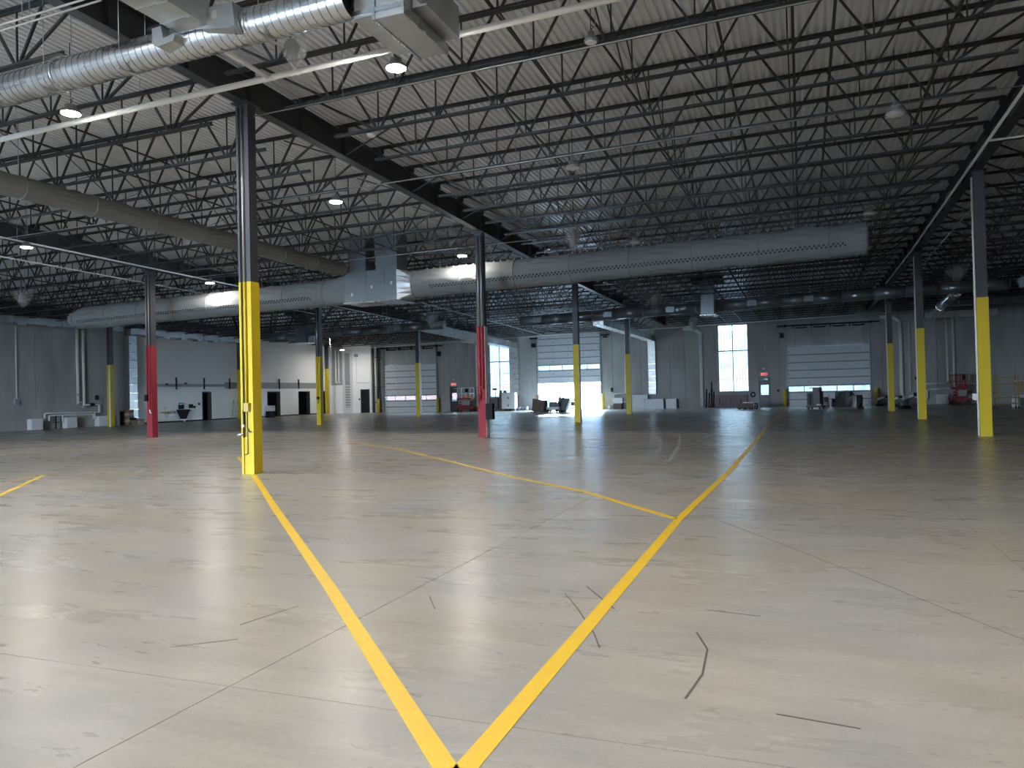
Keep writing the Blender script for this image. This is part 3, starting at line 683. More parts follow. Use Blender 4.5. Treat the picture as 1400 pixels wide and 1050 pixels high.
# diagonal bottom-chord braces to the beams
for k in range(0, 29, 2):
    if k % 7 == 0: continue
    cn, rm_ = divmod(k, 7)
    for s in (1, -1):
        y = k * SP
        tag(obj('flange_brace', MB().bar((s * .12, y, ZB + .05 + rz(0, y)), (s * 1.75, y + .03, ZTC - .12 + rz(s * 1.75, y)), .045, .03), M['joist']), f'short dark brace {"right" if s > 0 else "left"} of the centre beam, {ordn[rm_]} joist beyond the ' + ['nearest', 'red', 'third', 'last', 'end'][cn] + ' column', 'brace', 'beam flange braces')

# ------------------------------------------------------------------ lamps
def high_bay(x, y, z, label, on=True, bag=False, group=None, lr=.165):
    t = thing('high_bay_lamp', (x, y, z), label, 'lamp', group)
    obj('housing', MB().lathe((x, y, z), [(lr + .012, 0), (lr + .02, .03), (lr, .06), (lr * .65, .08), (lr * .6, .16), (.04, .18)], 20), M['housing'], t)
    obj('lens', MB().lathe((x, y, z), [(lr - .006, -.012), (lr, .001)], 20), M['lens_on'] if on else M['lens_off'], t)
    zt = ZTC + rz(x, y)
    if zt > z + .2: obj('hook', MB().tube([(x, y, z + .17), (x, y, zt)], .008, 6).tube([(x, y, z + .2), (x + .05, y, z + .24), (x, y, z + .28)], .01, 6), M['pipe_black'], t)
    if bag:
        mb = MB(); mb.lathe((x, y, z), [(.05, -.06), (.16, -.05), (.205, 0), (.19, .05), (.08, .12), (.09, .2), (.03, .27)], 14)
        mb.v = [(a + random.uniform(-.02, .02), b + random.uniform(-.012, .012), c + random.uniform(-.012, .012)) for a, b, c in mb.v]
        obj('plastic_bag', mb, M['film'], t)
for x, y, z, lab in [(-2.33, -2.2, 7.04, 'lit round high-bay lamp at upper left beside the white pipe'), (4.2, -1.28, 7.12, 'brightest lit high-bay lamp under the galvanised duct box'),
                     (-1.25, 5.0, 6.87, 'lit high-bay lamp left of the centre beam, above the fabric ducts'), (-13.0, 4.8, 6.66, 'lit high-bay lamp near the left picture edge'),
                     (-1.2, 13.15, 6.7, 'lit high-bay lamp over the fabric duct beside the red centre column'), (-12.8, 12.8, 6.5, 'lit high-bay lamp over the left fabric duct'),
                     (-29.3, 47.6, 5.95, 'lit lamp in the far left corner above the white end wall')]:
    high_bay(x, y, z, lab, True)
high_bay(7.51, -.8, 7.15, 'small unlit round lamp with white lens high right of centre', False, lr=.095)
for i, (x, y, z, lab) in enumerate([(5.48, 5.04, 6.95, 'unlit lamp wrapped in clear plastic under the middle of the roof'), (12.5, 4.78, 7.08, 'unlit lamp wrapped in clear plastic near the right beam'),
                     (12.6, 12.9, 6.75, 'unlit wrapped lamp above the right end of the fabric duct'), (5.3, 13.2, 6.6, 'unlit wrapped lamp above the middle of the fabric duct')]):
    high_bay(x, y, z, lab, False, True)
lamp_row = {-8.2: 'above the camera', -15.0: 'just behind the camera', -22.0: 'by the back wall'}; lamp_col = dict(zip((-13.0, -1.5, 5.0, 11.6, 18.2, 24.8), ordn[1:]))
for x in (-13.0, -1.5, 5.0, 11.6, 18.2):      # the lit rows of the near bays, overhead and behind the camera
    for y in (-8.2, -15.0, -22.0):
        high_bay(x, y, 7.1 + rz(x, y), f'lit high-bay lamp out of the picture, {lamp_row[y]}, {lamp_col[x]} from the left', True, group='high-bay lamps behind the camera')
# plastic-bagged units hung from the roof
def bagged(x, y, z, w, h, label):
    t = thing('bagged_heater', (x, y, z), label, 'heater', 'bagged units under the roof')
    obj('heater_body', MB().lathe((x, y, z), [(w * .12, -h * .4), (w * .26, -h * .3), (w * .26, h * .1), (w * .1, h * .35)], 10), M['grey'], t)
    mb = MB(); n = 10
    mb.lathe((x, y, z), [(.02, -h * .75), (w * .32, -h * .35), (w * .55, 0), (w * .5, h * .4), (w * .12, h * .5)], n)
    mb.v = [(a + random.uniform(-.04, .04) * w, b + random.uniform(-.04, .04) * w, c + random.uniform(-.03, .03)) for a, b, c in mb.v]
    obj('plastic_bag', mb, M['film'], t)
    obj('hanger', MB().tube([(x - w * .2, y, z + h * .4), (x - w * .2, y, ZTC - .004 + rz(x, y))], .012, 6).tube([(x + w * .2, y, z + h * .4), (x + w * .2, y, ZTC - .004 + rz(x, y))], .012, 6), M['conduit'], t)
for x, y, z, w, h, lab in [(3.12, -2.66, 7.08, .42, .42, 'clear plastic bag over a unit hung below the spiral duct'), (-21.7, 11.06, 6.3, .7, .6, 'plastic-bagged heater at the far left under the roof'),
                           (-10.15, 28.2, 6.1, .75, .75, 'plastic-bagged heater above the grey duct end on the left'), (3.31, 27.8, 6.35, .75, .75, 'plastic-bagged heater before the roof drop duct'),
                           (3.65, 40.5, 6.0, .6, .9, 'plastic-bagged heater above the bent white pipe'), (17.6, 28.8, 6.85, .9, .8, 'plastic-bagged heater behind the right column'), (-14.2, 44.5, 5.8, .6, .8, 'plastic-bagged heater above the left window'),
                           (3.2, 12.9, 6.95, .5, .8, 'pale bagged unit above the fabric duct, right of the beam')]:
    bagged(x, y, z, w, h, lab)
t = thing('ceiling_sensor', (1.88, 1.72, 7.29), 'small round white sensor on a joist near the centre beam', 'sensor')
obj('sensor_body', MB().lathe((1.88, 1.72, 7.2), [(.07, 0), (.1, .03), (.1, .06), (.03, .09)], 14), M['cream'], t)
obj('cable_loop', MB().tube([(1.9 + .1 * math.cos(a), 1.72, 7.42 + .12 * math.sin(a)) for a in [i * PI / 5 for i in range(-1, 7)]], .01, 6), M['pipe_black'], t)

# ------------------------------------------------------------------ spiral duct across the near bay
def along_x(x, y, z): return (x, y, z + SX * x)
DY, DZ, DR = -3.83, 6.83, .24
t = thing('spiral_duct', (0, DY, DZ), 'bright galvanised spiral duct with boxed fittings crossing the top left of the picture', 'duct')
def spiral(x0, x1, name='duct_section'):
    mb = MB(); n = 36; vs = []; fs = []; rows = []
    step = .13 / 6; k = int((x1 - x0) / step)
    for i in range(k + 1):
        xx = x0 + (x1 - x0) * i / k
        for a in range(n):
            th = 2 * PI * a / n; ph = ((xx - .13 * a / n) / .13) % 1.0
            r = DR
            vs.append((xx, DY + r * math.cos(th), DZ + SX * xx + r * math.sin(th)))
    for i in range(k):
        for a in range(n): fs.append((i * n + a, i * n + (a + 1) % n, (i + 1) * n + (a + 1) % n, (i + 1) * n + a))
    mb.add(vs, fs, True); return obj(name, mb, M['galv'], t)
for x0, x1 in ((-4.2, -.5), (-.5, 3.3), (3.3, 4.95), (5.96, 9.6)): spiral(x0, x1)
sm = MB(); xx = -4.1
while xx < 9.6:
    if not 4.9 < xx < 6.0:
        ring = []
        for a in range(37):
            th = 2 * PI * a / 36; u = xx + .13 * a / 36; ring.append((u, DY + (DR + .003) * math.cos(th), DZ + SX * u + (DR + .003) * math.sin(th)))
        sm.tube(ring, .0042, 5, False)
    xx += .13
tag(obj('shaded_lock_seam', sm, M['duct_dark'], t), kind='stuff')  # seam rings coloured dark to stand for the shade along the ridge
for xx in (-4.2, -.5, 3.3, 6.0):
    c = along_x(xx, DY, DZ); obj('coupling_band', MB().tube([(xx - .03, c[1], c[2]), (xx + .03, c[1], c[2])], DR + .014, 36), M['galv'], t)
for xx in (-2.4, -.6, 1.0, 3.6):
    mb = MB()
    for s in (-1, 1): mb.tube([(xx, DY + s * .25, DZ + SX * xx), (xx, DY + s * .25, ZTC + rz(xx, DY))], .006, 6)
    mb.box(xx - .02, xx + .02, DY - .27, DY + .27, DZ - DR - .03 + SX * xx, DZ - DR - .012 + SX * xx)
    obj('hanger', mb, M['conduit'], t)
# in-line box
t2 = t
def flat_box(name, x0, x1, y0, y1, z0, z1, m, parent): return obj(name, MB().box(x0, x1, y0, y1, z0, z1), m, parent)
flat_box('casing', 4.96, 5.28, -3.78, -2.62, 6.72, 7.27, M['galv_rough'], t2); flat_box('casing', 5.3, 5.72, -3.78, -2.5, 6.68, 7.27, M['galv_rough'], t2)
flat_box('bottom_cover', 4.95, 5.27, -3.8, -2.6, 6.66, 6.72, M['galv_rough'], t2); flat_box('bottom_cover', 5.3, 5.73, -3.8, -2.48, 6.6, 6.68, M['galv_rough'], t2)
flat_box('flange', 5.265, 5.3, -3.82, -2.45, 6.585, 6.75, M['galv'], t2); flat_box('flange', 5.72, 5.745, -3.82, -2.45, 6.58, 6.72, M['galv'], t2)
flat_box('flange', 4.94, 5.745, -3.815, -3.785, 6.7, 6.76, M['galv'], t2)
flat_box('side_casing', 5.73, 5.95, -3.55, -2.5, 6.78, 7.25, M['galv_rough'], t2)
bt = MB()
for i in range(22): bt.cbox((5.275, -3.72 + i * .055, 6.582), (.014, .014, .012))
tag(obj('bolt_row', bt, M['conduit'], t2), kind='stuff')
# rectangular branch coming towards the camera
t3 = t
for i, (ya, yb) in enumerate(((-4.1, -4.42), (-4.43, -4.85), (-4.86, -5.4), (-5.41, -6.2), (-6.21, -7.4), (-7.41, -9.0))):
    flat_box('duct_section', 2.19, 2.75, yb, ya, 6.87, 7.3, M['galv_rough'], t3)
    flat_box('seam', 2.185, 2.755, ya - .015, ya + .005, 6.863, 7.305, M['galv'], t3)
obj('tee_saddle', MB().prism([(2.8, 7.12), (3.2, 7.12), (3.24, 6.74), (2.7, 6.82)], 'y', -4.14, -3.84), M['galv_rough'], t3)
obj('saddle_flange', MB().prism([(2.68, 6.84), (3.24, 6.74), (3.24, 6.7), (2.68, 6.8)], 'y', -4.2, -3.95), M['galv'], t3)
obj('end_collar', MB().prism([(1.78, 6.98), (1.95, 6.99), (2.0, 6.76), (1.8, 6.74)], 'y', -4.2, -4.05).prism([(1.8, 6.76), (2.24, 6.82), (2.2, 6.72), (1.9, 6.68)], 'y', -4.22, -3.95), M['galv_rough'], t3)
flat_box('label_sticker', 2.84, 2.94, -4.152, -4.146, 6.93, 7.05, M['cream'], t3)
t3 = None

# ------------------------------------------------------------------ fabric ducts and their central unit
FY, FZ, FR = 13.9, 5.97, .54
def fabric(t, x0, x1, axis, c, r, hoop, nhoop_phase=0.0, holes=True, taper=None, bulge=.085):
    n = 40; mb = MB(); vs = []; fs = []
    L = abs(x1 - x0); k = int(L / .1)
    for i in range(k + 1):
        u = x0 + (x1 - x0) * i / k; q = ((u - x0) / hoop + nhoop_phase) % 1.0
        tt = 0.0
        rr = r
        if taper:
            for (a, b, ra) in taper:
                if min(a, b) <= u <= max(a, b):
                    f = (u - b) / (a - b); rr = r * (1 - f) + ra * f
        for a in range(n):
            th = 2 * PI * a / n
            sag = 4 * q * (1 - q); up = .55 * max(0.0, math.sin(th)) + .55
            wv = math.sin(13 * th + 7 * (q - .5) ** 2 * 4 * (1 if math.cos(th) > 0 else -1) + 1.7 * math.floor((u - x0) / hoop)) + .5 * math.sin(29 * th + 9 * q + 2 * u)
            R_ = rr - bulge * sag * .5 * up + bulge * .55 * sag * wv * up
            if axis == 'x': vs.append((u, c[0] + R_ * math.cos(th), c[1] + SX * u + R_ * math.sin(th)))
            else: vs.append((c[0] + R_ * math.cos(th), u, c[1]  + R_ * math.sin(th)))
    for i in range(k):
        for a in range(n): fs.append((i * n + a, i * n + (a + 1) % n, (i + 1) * n + (a + 1) % n, (i + 1) * n + a))
    mb.add(vs, fs, True)
    mb.f.append(tuple(range(n))); mb.f.append(tuple(k * n + a for a in range(n))); mb.sm += [False, False]
    obj('fabric_tube', mb, M['fabric'], t)
    h = x0 + hoop * (1 - nhoop_phase) * (1 if x1 > x0 else -1)
    while (h < x1 - .3) if x1 > x0 else (h > x1 + .3):
        ring = []
        for a in range(n + 1):
            th = 2 * PI * a / n; ring.append((h, c[0] + (r + .002) * math.cos(th), c[1] + SX * h + (r + .002) * math.sin(th)) if axis == 'x' else (c[0] + (r + .002) * math.cos(th), h, c[1] + (r + .002) * math.sin(th)))
        obj('hoop', MB().tube(ring, .018, 6, False), M['fabric'], t)
        h += hoop * (1 if x1 > x0 else -1)
    if holes:
        hm = MB(); u = min(x0, x1) + .9; i = 0
        while u < max(x0, x1) - .6:
            for j, ang in enumerate((-19, -27)):
                th = PI - math.radians(ang) * -1 if False else PI + math.radians(-ang)
                uu = u + (.07 if j else 0)
                cc = Vector((uu, c[0] + (r + .008) * math.cos(th), c[1] + SX * uu + (r + .008) * math.sin(th)))
                nn = Vector((0, math.cos(th), math.sin(th))); e1 = Vector((1, 0, 0)); e2 = nn.cross(e1)
                ring = [cc + (e1 * math.cos(b * PI / 4) + e2 * math.sin(b * PI / 4)) * .03 for b in range(8)]
                hm.add(ring + [q_ - nn * .02 for q_ in ring], [tuple(range(8)), tuple(range(15, 7, -1))] + [(b, (b + 1) % 8, 8 + (b + 1) % 8, 8 + b) for b in range(8)])
            u += .14
        tag(obj('air_holes', hm, M['hole'], t), kind='stuff')
def hangers(t, xs_, c, r):
    for xx in xs_:
        zt = ZBC + rz(xx, c[0]); z0 = c[1] + SX * xx + r
        if zt > z0: obj('hanger', MB().tube([(xx, c[0], z0 - .02), (xx, c[0], zt + .02)], .008, 6), M['conduit'], t)
t = thing('fabric_duct', (4.5, FY, FZ), 'long grey fabric duct with punched holes running right of the central unit', 'duct')
fabric(t, -3.6, 12.6, 'x', (FY, FZ), FR, 2.15)
hangers(t, [-2.5 + 2.15 * i for i in range(8)], (FY, FZ), FR)
cl = MB()
for i in range(56): cl.cbox((-3.0 + i * .28, FY - .1, FZ + FR + .0 + SX * (-3 + i * .28)), (.05, .03, .04))
tag(obj('track_clips', cl, M['cream'], t), kind='stuff')
t = thing('fabric_duct', (-14, FY, FZ), 'grey fabric duct with punched holes running left of the central unit', 'duct')
fabric(t, -7.6, -22.2, 'x', (FY, FZ), FR, 2.0, taper=[(-21.2, -22.2, .54), (-22.2, -21.2, .3)])
hangers(t, [-9 - 2 * i for i in range(7)], (FY, FZ), FR)
ta = MB(); n = 24; vs = []; fs = []
for i in range(7):
    f = i / 6; xx = -7.6 + f * 1.1
    for a in range(n):
        th = 2 * PI * a / n; cx_, sx_ = math.cos(th), math.sin(th); m_ = max(abs(cx_), abs(sx_))
        rr = FR * (1 - f) + (.54 / m_ if m_ else 0) * f + (.012 * math.sin(9 * th) * math.sin(PI * f))
        vs.append((xx, FY + rr * cx_, FZ + SX * xx + rr * sx_))
for i in range(6):
    for a in range(n): fs.append((i * n + a, i * n + (a + 1) % n, (i + 1) * n + (a + 1) % n, (i + 1) * n + a))
ta.add(vs, fs, True); obj('square_cuff', ta, M['fabric'], t)
t = thing('fabric_duct', (-6.5, 5, 6.35), 'slimmer grey fabric duct sweeping in from the left picture edge', 'duct')
fabric(t, -9.0, 13.2, 'y', (-6.5, 6.62), .27, 1.9, .35, holes=False, bulge=.07)
for yy in (-4, -.2, 3.6, 7.4, 11.2): obj('hanger', MB().tube([(-6.5, yy, 6.85), (-6.5, yy, ZTC - .1 + rz(-6.5, yy))], .008, 6), M['conduit'], t)
# central box with two risers
t = thing('air_handler_box', (-5.05, FY, 5.35), 'dark sheet-metal unit joining the fabric ducts under two risers', 'air handler')
zc = FZ + SX * -5
for x0, x1 in ((-6.45, -5.45), (-5.44, -4.1)): flat_box('casing', x0, x1, FY - .62, FY + .62, zc - .6, zc + .62, M['duct_dark'], t)
mb = MB(); vs = []
sq = [(FY - .6, zc - .6), (FY + .6, zc - .6), (FY + .6, zc + .6), (FY - .6, zc + .6)]
nn_ = 24
for a in range(nn_):
    th = 2 * PI * a / nn_ + PI / 4 * 5; cx_, sx_ = math.cos(th), math.sin(th); m_ = max(abs(cx_), abs(sx_)); vs.append((-4.1, FY + .6 * cx_ / m_, zc + .6 * sx_ / m_))
for a in range(nn_):
    th = 2 * PI * a / nn_ + PI / 4 * 5; vs.append((-3.55, FY + FR * math.cos(th), zc + FR * math.sin(th)))
mb.add(vs, [(a, (a + 1) % nn_, nn_ + (a + 1) % nn_, nn_ + a) for a in range(nn_)]); obj('transition', mb, M['galv_rough'], t)
for x0, x1, y0_, y1_ in ((-6.35, -5.6, 13.5, 14.2), (-5.1, -4.15, 13.45, 14.3)):
    flat_box('riser', x0, x1, y0_, y1_, zc + .62, ZTC - .02 + rz(x0, FY), M['duct_dark'], t)
flat_box('bottom_flange', -6.5, -3.9, FY - .66, FY + .66, zc - .63, zc - .6, M['galv'], t)
for xx, zz in ((-6.15, zc - .35), (-5.25, zc - .1), (-4.35, zc + .0)): flat_box('label_sticker', xx, xx + .08, FY - .632, FY - .622, zz, zz + .13, M['cream'], t)
flat_box('access_flap', -5.0, -4.6, FY - .66, FY - .62, zc + .1, zc + .5, M['duct_dark'], t)

# ------------------------------------------------------------------ long grey round ducts before the far wall
def round_duct(x0, x1, y, z, r, label, m, boxes, cap=True):
    t = thing('round_duct', ((x0 + x1) / 2, y, z), label, 'duct')
    n = int((x1 - x0) / 1.5)
    for i in range(n):
        a = x0 + (x1 - x0) * i / n; b = x0 + (x1 - x0) * (i + 1) / n
        obj('duct_section', MB().tube([(a + .01, y, z + SX * a), (b - .01, y, z + SX * b)], r, 20), m, t)
        obj('coupling_band', MB().tube([(b - .03, y, z + SX * b), (b + .03, y, z + SX * b)], r + .012, 20), m, t)
        obj('hanger', MB().tube([(a + .3, y, z + r + SX * a), (a + .3, y, ZBC + rz(a, y) + .05)], .01, 6), M['conduit'], t)
    for xx in boxes: obj('damper_box', MB().box(xx - .25, xx + .25, y - r - .05, y - r + .12, z - .16 + SX * xx, z + .16 + SX * xx), m, t)
    if cap: obj('end_cap', MB().tube([(x1, y, z + SX * x1), (x1 + .05, y, z + SX * x1)], r + .02, 20), M['galv'], t)
    return t
round_duct(-25.4, -11.4, 32.5, 6.36, .27, 'dark grey round duct with a bright end cap, left half of the hall', M['duct_dark'], [-20.6, -15.3])
round_duct(-6.0, 20.5, 32.5, 6.17, .32, 'longest dark grey round duct across the right half of the hall', M['duct_dark'], [-4.8, -.3, 3.4, 8.0, 11.0], False)
# roof drop ducts
def drop(x0, x1, y, z0, label):
    t = thing('drop_duct', ((x0 + x1) / 2, y, z0), label, 'duct')
    zt = ZTC - .02 + rz(x0, y)
    obj('duct_section', MB().box(x0, (x0 + x1) / 2 - .005, y - .35, y + .35, z0, zt).box((x0 + x1) / 2 + .005, x1, y - .35, y + .35, z0, zt), M['duct_dark'], t)
    obj('outlet_flange', MB().box(x0 - .06, x1 + .12, y - .42, y + .42, z0 - .06, z0), M['galv'], t)
    obj('roof_curb', MB().box(x0 - .5, x1 + .5, y - .7, y + .7, zt - .25, zt - .02), M['black'], t)
drop(5.27, 6.0, 31.75, 5.72, 'grey square duct dropping from the roof before the tall right window')
drop(-22.5, -21.5, 31.75, 5.42, 'grey square duct dropping from the roof before the white wall')
obj_ = thing('side_outlet', (-21.2, 31.9, 5.5), 'bright galvanised outlet box beside the left drop duct', 'duct')
flat_box('outlet_box', -21.36, -20.9, 31.45, 32.1, 5.42, 5.85, M['galv_rough'], obj_); flat_box('outlet_flange', -21.37, -20.85, 31.4, 32.15, 5.38, 5.42, M['galv'], obj_)
# galvanised rectangular ducts that run to the far wall and turn down it
def run_y(x, w, y0, y1, z0, z1, h, label, drop_to=None):
    t = thing('rectangular_duct', (x, (y0 + y1) / 2, z0), label, 'duct')
    n = max(2, int((y1 - y0) / 1.4))
    for i in range(n):
        a = y0 + (y1 - y0) * i / n; b = y0 + (y1 - y0) * (i + 1) / n; za = z0 + (z1 - z0) * i / n; zb = z0 + (z1 - z0) * (i + 1) / n
        mb = MB(); vs = [(X, Y, Z) for Y, zz in ((a + .01, za), (b - .01, zb)) for X, Z in ((x - w / 2, zz), (x + w / 2, zz), (x + w / 2, zz + h), (x - w / 2, zz + h))]
        mb.add(vs, [(0, 1, 2, 3), (7, 6, 5, 4), (0, 4, 5, 1), (1, 5, 6, 2), (2, 6, 7, 3), (3, 7, 4, 0)]); obj('duct_section', mb, M['galv_rough'], t)
        obj('seam', MB().box(x - w / 2 - .02, x + w / 2 + .02, a - .02, a + .02, za - .02, za + h + .02), M['galv'], t)
    if drop_to is not None:
        zt = z1 + h * .2; k = 9
        for i in range(k):
            a = drop_to + (zt - drop_to) * i / k; b = drop_to + (zt - drop_to) * (i + 1) / k
            obj('drop_section', MB().box(x - w / 2, x + w / 2, YW - .42, YW - .02, a + .01, b - .01), M['galv_rough'], t)
            obj('seam', MB().box(x - w / 2 - .02, x + w / 2 + .02, YW - .44, YW - .01, b - .02, b + .02), M['galv'], t)
    return t
run_y(-13.35, .82, 32.9, YW - .4, 5.95, 5.5, .5, 'galvanised duct running to the far wall and down beside the left window', 1.4)
run_y(-1.1, .6, 32.9, YW - .4, 5.6, 5.6, .45, 'galvanised duct running to the far wall and down left of the grey planks', 1.2)
# header ducts on the left wall
def header(y0, y1, x, d, z0, z1, label, boxes=()):
    t = thing('header_duct', (x, (y0 + y1) / 2, z0), label, 'duct')
    n = max(2, int((y1 - y0) / 1.5))
    for i in range(n):
        a = y0 + (y1 - y0) * i / n; b = y0 + (y1 - y0) * (i + 1) / n
        obj('duct_section', MB().box(x, x + d, a + .01, b - .01, z0, z1), M['galv_rough'], t)
        obj('seam', MB().box(x - .02, x + d + .02, b - .03, b + .03, z0 - .02, z1 + .02), M['galv'], t)
    for (a, zz) in boxes: obj('outlet_box', MB().box(x + .05, x + d - .02, a, a + .55, zz, z0), M['galv_rough'], t)
    obj('hanger', MB().tube([(x + d / 2, y0 + .4, z1), (x + d / 2, y0 + .4, ZTC + rz(x, y0))], .012, 6).tube([(x + d / 2, y1 - .4, z1), (x + d / 2, y1 - .4, ZTC + rz(x, y1) - .05)], .012, 6), M['conduit'], t)
header(12.0, 25.7, XL + .25, .55, 6.33, 6.72, 'galvanised header duct along the top of the grey left wall', ((18.3, 6.2), (20.2, 6.25)))
header(26.3, 38.0, XL + .25, .55, 6.18, 6.6, 'galvanised header duct along the top of the white left wall', [(27.6 + 1.6 * i, 6.05) for i in range(5)])
t = thing('vertical_duct', (XL + .35, 26.7, .5), 'bright galvanised upright duct at the left end of the white wall', 'duct')
for i in range(10):
    a = .5 + i * .56; obj('duct_section', MB().box(XL + .08, XL + .5, 26.38, 27.05, a + .01, a + .55), M['galv_rough'], t); obj('seam', MB().box(XL + .07, XL + .52, 26.36, 27.07, a - .02, a + .02), M['galv'], t)
# right end
t = thing('header_duct', (21, 50.3, 6.35), 'galvanised header duct high on the far wall at right', 'duct')
for i in range(4):
    a = 19.0 + i * 1.15; obj('duct_section', MB().box(a + .01, a + 1.14, 49.9, 50.5, 6.3, 6.75), M['galv_rough'], t); obj('seam', MB().box(a - .03, a + .03, 49.88, 50.52, 6.28, 6.77), M['galv'], t)
t = thing('vertical_duct', (22.5, 50.5, .4), 'bright galvanised upright duct partly hidden by the right column', 'duct')
for i in range(9):
    a = .4 + i * .62; obj('duct_section', MB().box(22.28, 22.75, 50.35, 50.78, a + .01, a + .61), M['galv_rough'], t); obj('seam', MB().box(22.26, 22.77, 50.33, 50.79, a - .02, a + .02), M['galv'], t)
t = thing('branch_duct', (18.6, 40, 6.2), 'galvanised round branch duct from the long duct to the far wall at right', 'duct')
obj('duct_section', MB().tube([(18.3, 33.1, 6.3), (18.7, 41, 6.3), (19.6, 49.8, 6.45)], .24, 16), M['galv'], t)
obj('coupling_band', MB().tube([(18.68, 40.9, 6.3), (18.72, 41.1, 6.3)], .26, 16), M['galv'], t)
for yy in (36.5, 45.0): obj('hanger', MB().tube([(18.7, yy, 6.4), (18.7, yy, ZTC + rz(18.7, yy))], .01, 6), M['conduit'], t)
t = thing('rectangular_duct', (21, 31, 6.4), 'dull square duct rising to the roof at the right picture edge', 'duct')
obj('duct_section', MB().bar((20.95, 32.3, 6.45), (24.0, 30.7, 7.3), .7, .5), M['duct_dark'], t)
obj('duct_run', MB().box(19.4, 26.5, 45.7, 46.4, 6.75, 7.25), M['duct_dark'], t)
for xx in (20.5, 22, 23.5, 25): obj('seam', MB().box(xx - .03, xx + .03, 45.67, 46.43, 6.72, 7.28), M['galv'], t)

# ------------------------------------------------------------------ pipes
def pipe(pts, r, label, m='pipe_white', cat='pipe', name='pipe', n=10, group=None, hung=False):
    if not hung: return tag(obj(name, MB().tube(pts, r, n), M[m], loc=pts[0]), label, cat, group)
    t = thing(name, pts[0], label, cat, group); obj('pipe_run', MB().tube(pts, r, n), M[m], t)
    a, b = Vector(pts[0]), Vector(pts[-1]); k = max(2, int((b - a).length / 4))
    for i in range(k):
        p = a + (b - a) * ((i + .5) / k); obj('hanger', MB().tube([tuple(p), (p.x, p.y, ZTC + rz(p.x, p.y))], .006, 6), M['conduit'], t)
    return t
PY, PZ = -1.62, 7.2
t = thing('white_pipe', (0, PY, PZ), 'thick white pipe crossing just above the tallest yellow column', 'pipe')
obj('main_run', MB().tube([along_x(-7.5, PY, PZ), along_x(4.75, PY, PZ)], .055, 14), M['pipe_white'], t)
obj('main_run', MB().tube([along_x(5.1, PY, PZ), along_x(10.5, PY, PZ)], .055, 14), M['pipe_white'], t)
obj('branch_run', MB().tube([along_x(1.82, PY, PZ), along_x(1.85, -8.0, PZ + .06)], .04, 12), M['pipe_white'], t)
obj('coupling', MB().tube([along_x(1.72, PY, PZ), along_x(1.92, PY, PZ)], .062, 14), M['pipe_white'], t)
for xx in (-4.6, -1.2, 2.4, 7.4):
    obj('hanger', MB().tube([(xx, PY, PZ + SX * xx), (xx, PY, ZTC + rz(xx, PY))], .007, 6), M['conduit'], t)
for i, (yy, lab) in enumerate(((-4.38, 'upper of two thin white conduits in the top left corner'), (-4.5, 'lower of two thin white conduits in the top left corner'))):
    pipe([along_x(-5, yy, 7.46), along_x(1.0, yy, 7.46)], .016, lab, 'pipe_white', 'conduit', hung=True)
t = thing('white_pipe', (B - .25, 12, 7.2), 'thin white pipe under the right roof beam', 'pipe')
zb = lambda y: ZB - .06 + rz(B, y)
obj('main_run', MB().tube([(B - .3, yy, zb(yy)) for yy in (4, A, 2 * A, 34)], .038, 10), M['pipe_white'], t)
obj('branch_run', MB().tube([(B - .3, 9.2, zb(9.2)), (B + 5, 9.2, zb(9.2) + .1)], .03, 10), M['pipe_white'], t)
pipe([(B + .5, 15, ZBC + rz(B, 15) - .05), (B + .5, 27, ZBC + rz(B, 27) - .05)], .025, 'thin grey pipe right of the right roof beam', 'conduit', 'pipe', hung=True)
for y, xa, xb, lab in [(5.1, -7, 15, 'grey conduit carrying the wrapped lamps across the middle bays'), (-.06, -.2, 15.0, 'grey conduit along the joist at the nearest column line'), (13.15, -14.5, 6, 'grey conduit carrying the lamps above the fabric ducts'), (4.85, -15, -7, 'grey conduit carrying the lamp near the left edge')]:
    pipe([(xa, y, ZBC - .03 + rz(xa, y)), (xb, y, ZBC - .03 + rz(xb, y))], .014, lab, 'conduit', 'conduit', 'conduit', 8, hung=True)
for x, ya, yb, z, lab in [(-13.7, 3, 31, 6.85, 'white gas pipe over the left bay, running away'), (-16.2, 2, 26, 6.75, 'second white gas pipe over the left bay, left of the red column row'), (-8.5, 24, 45, 6.75, 'thin white pipe behind the fabric ducts, running to the far wall')]:
    pipe([(x, ya, z - .02 * (ya - 12)), (x, yb, z - .02 * (yb - 12))], .028, lab, hung=True)
for i, (xa, xb, z, lab) in enumerate([(-28.4, -16.8, 6.2, 'thin white pipe high on the far wall above the left dock door'), (-4.2, 17.9, 6.52, 'thin white pipe high on the far wall from window to right dock door'), (-16, -5, 6.4, 'thin white pipe high above the open dock door')]):
    pipe([(xa, 50.2, z), (xb, 50.2, z + SX * (xb - xa))], .03, lab, hung=True)
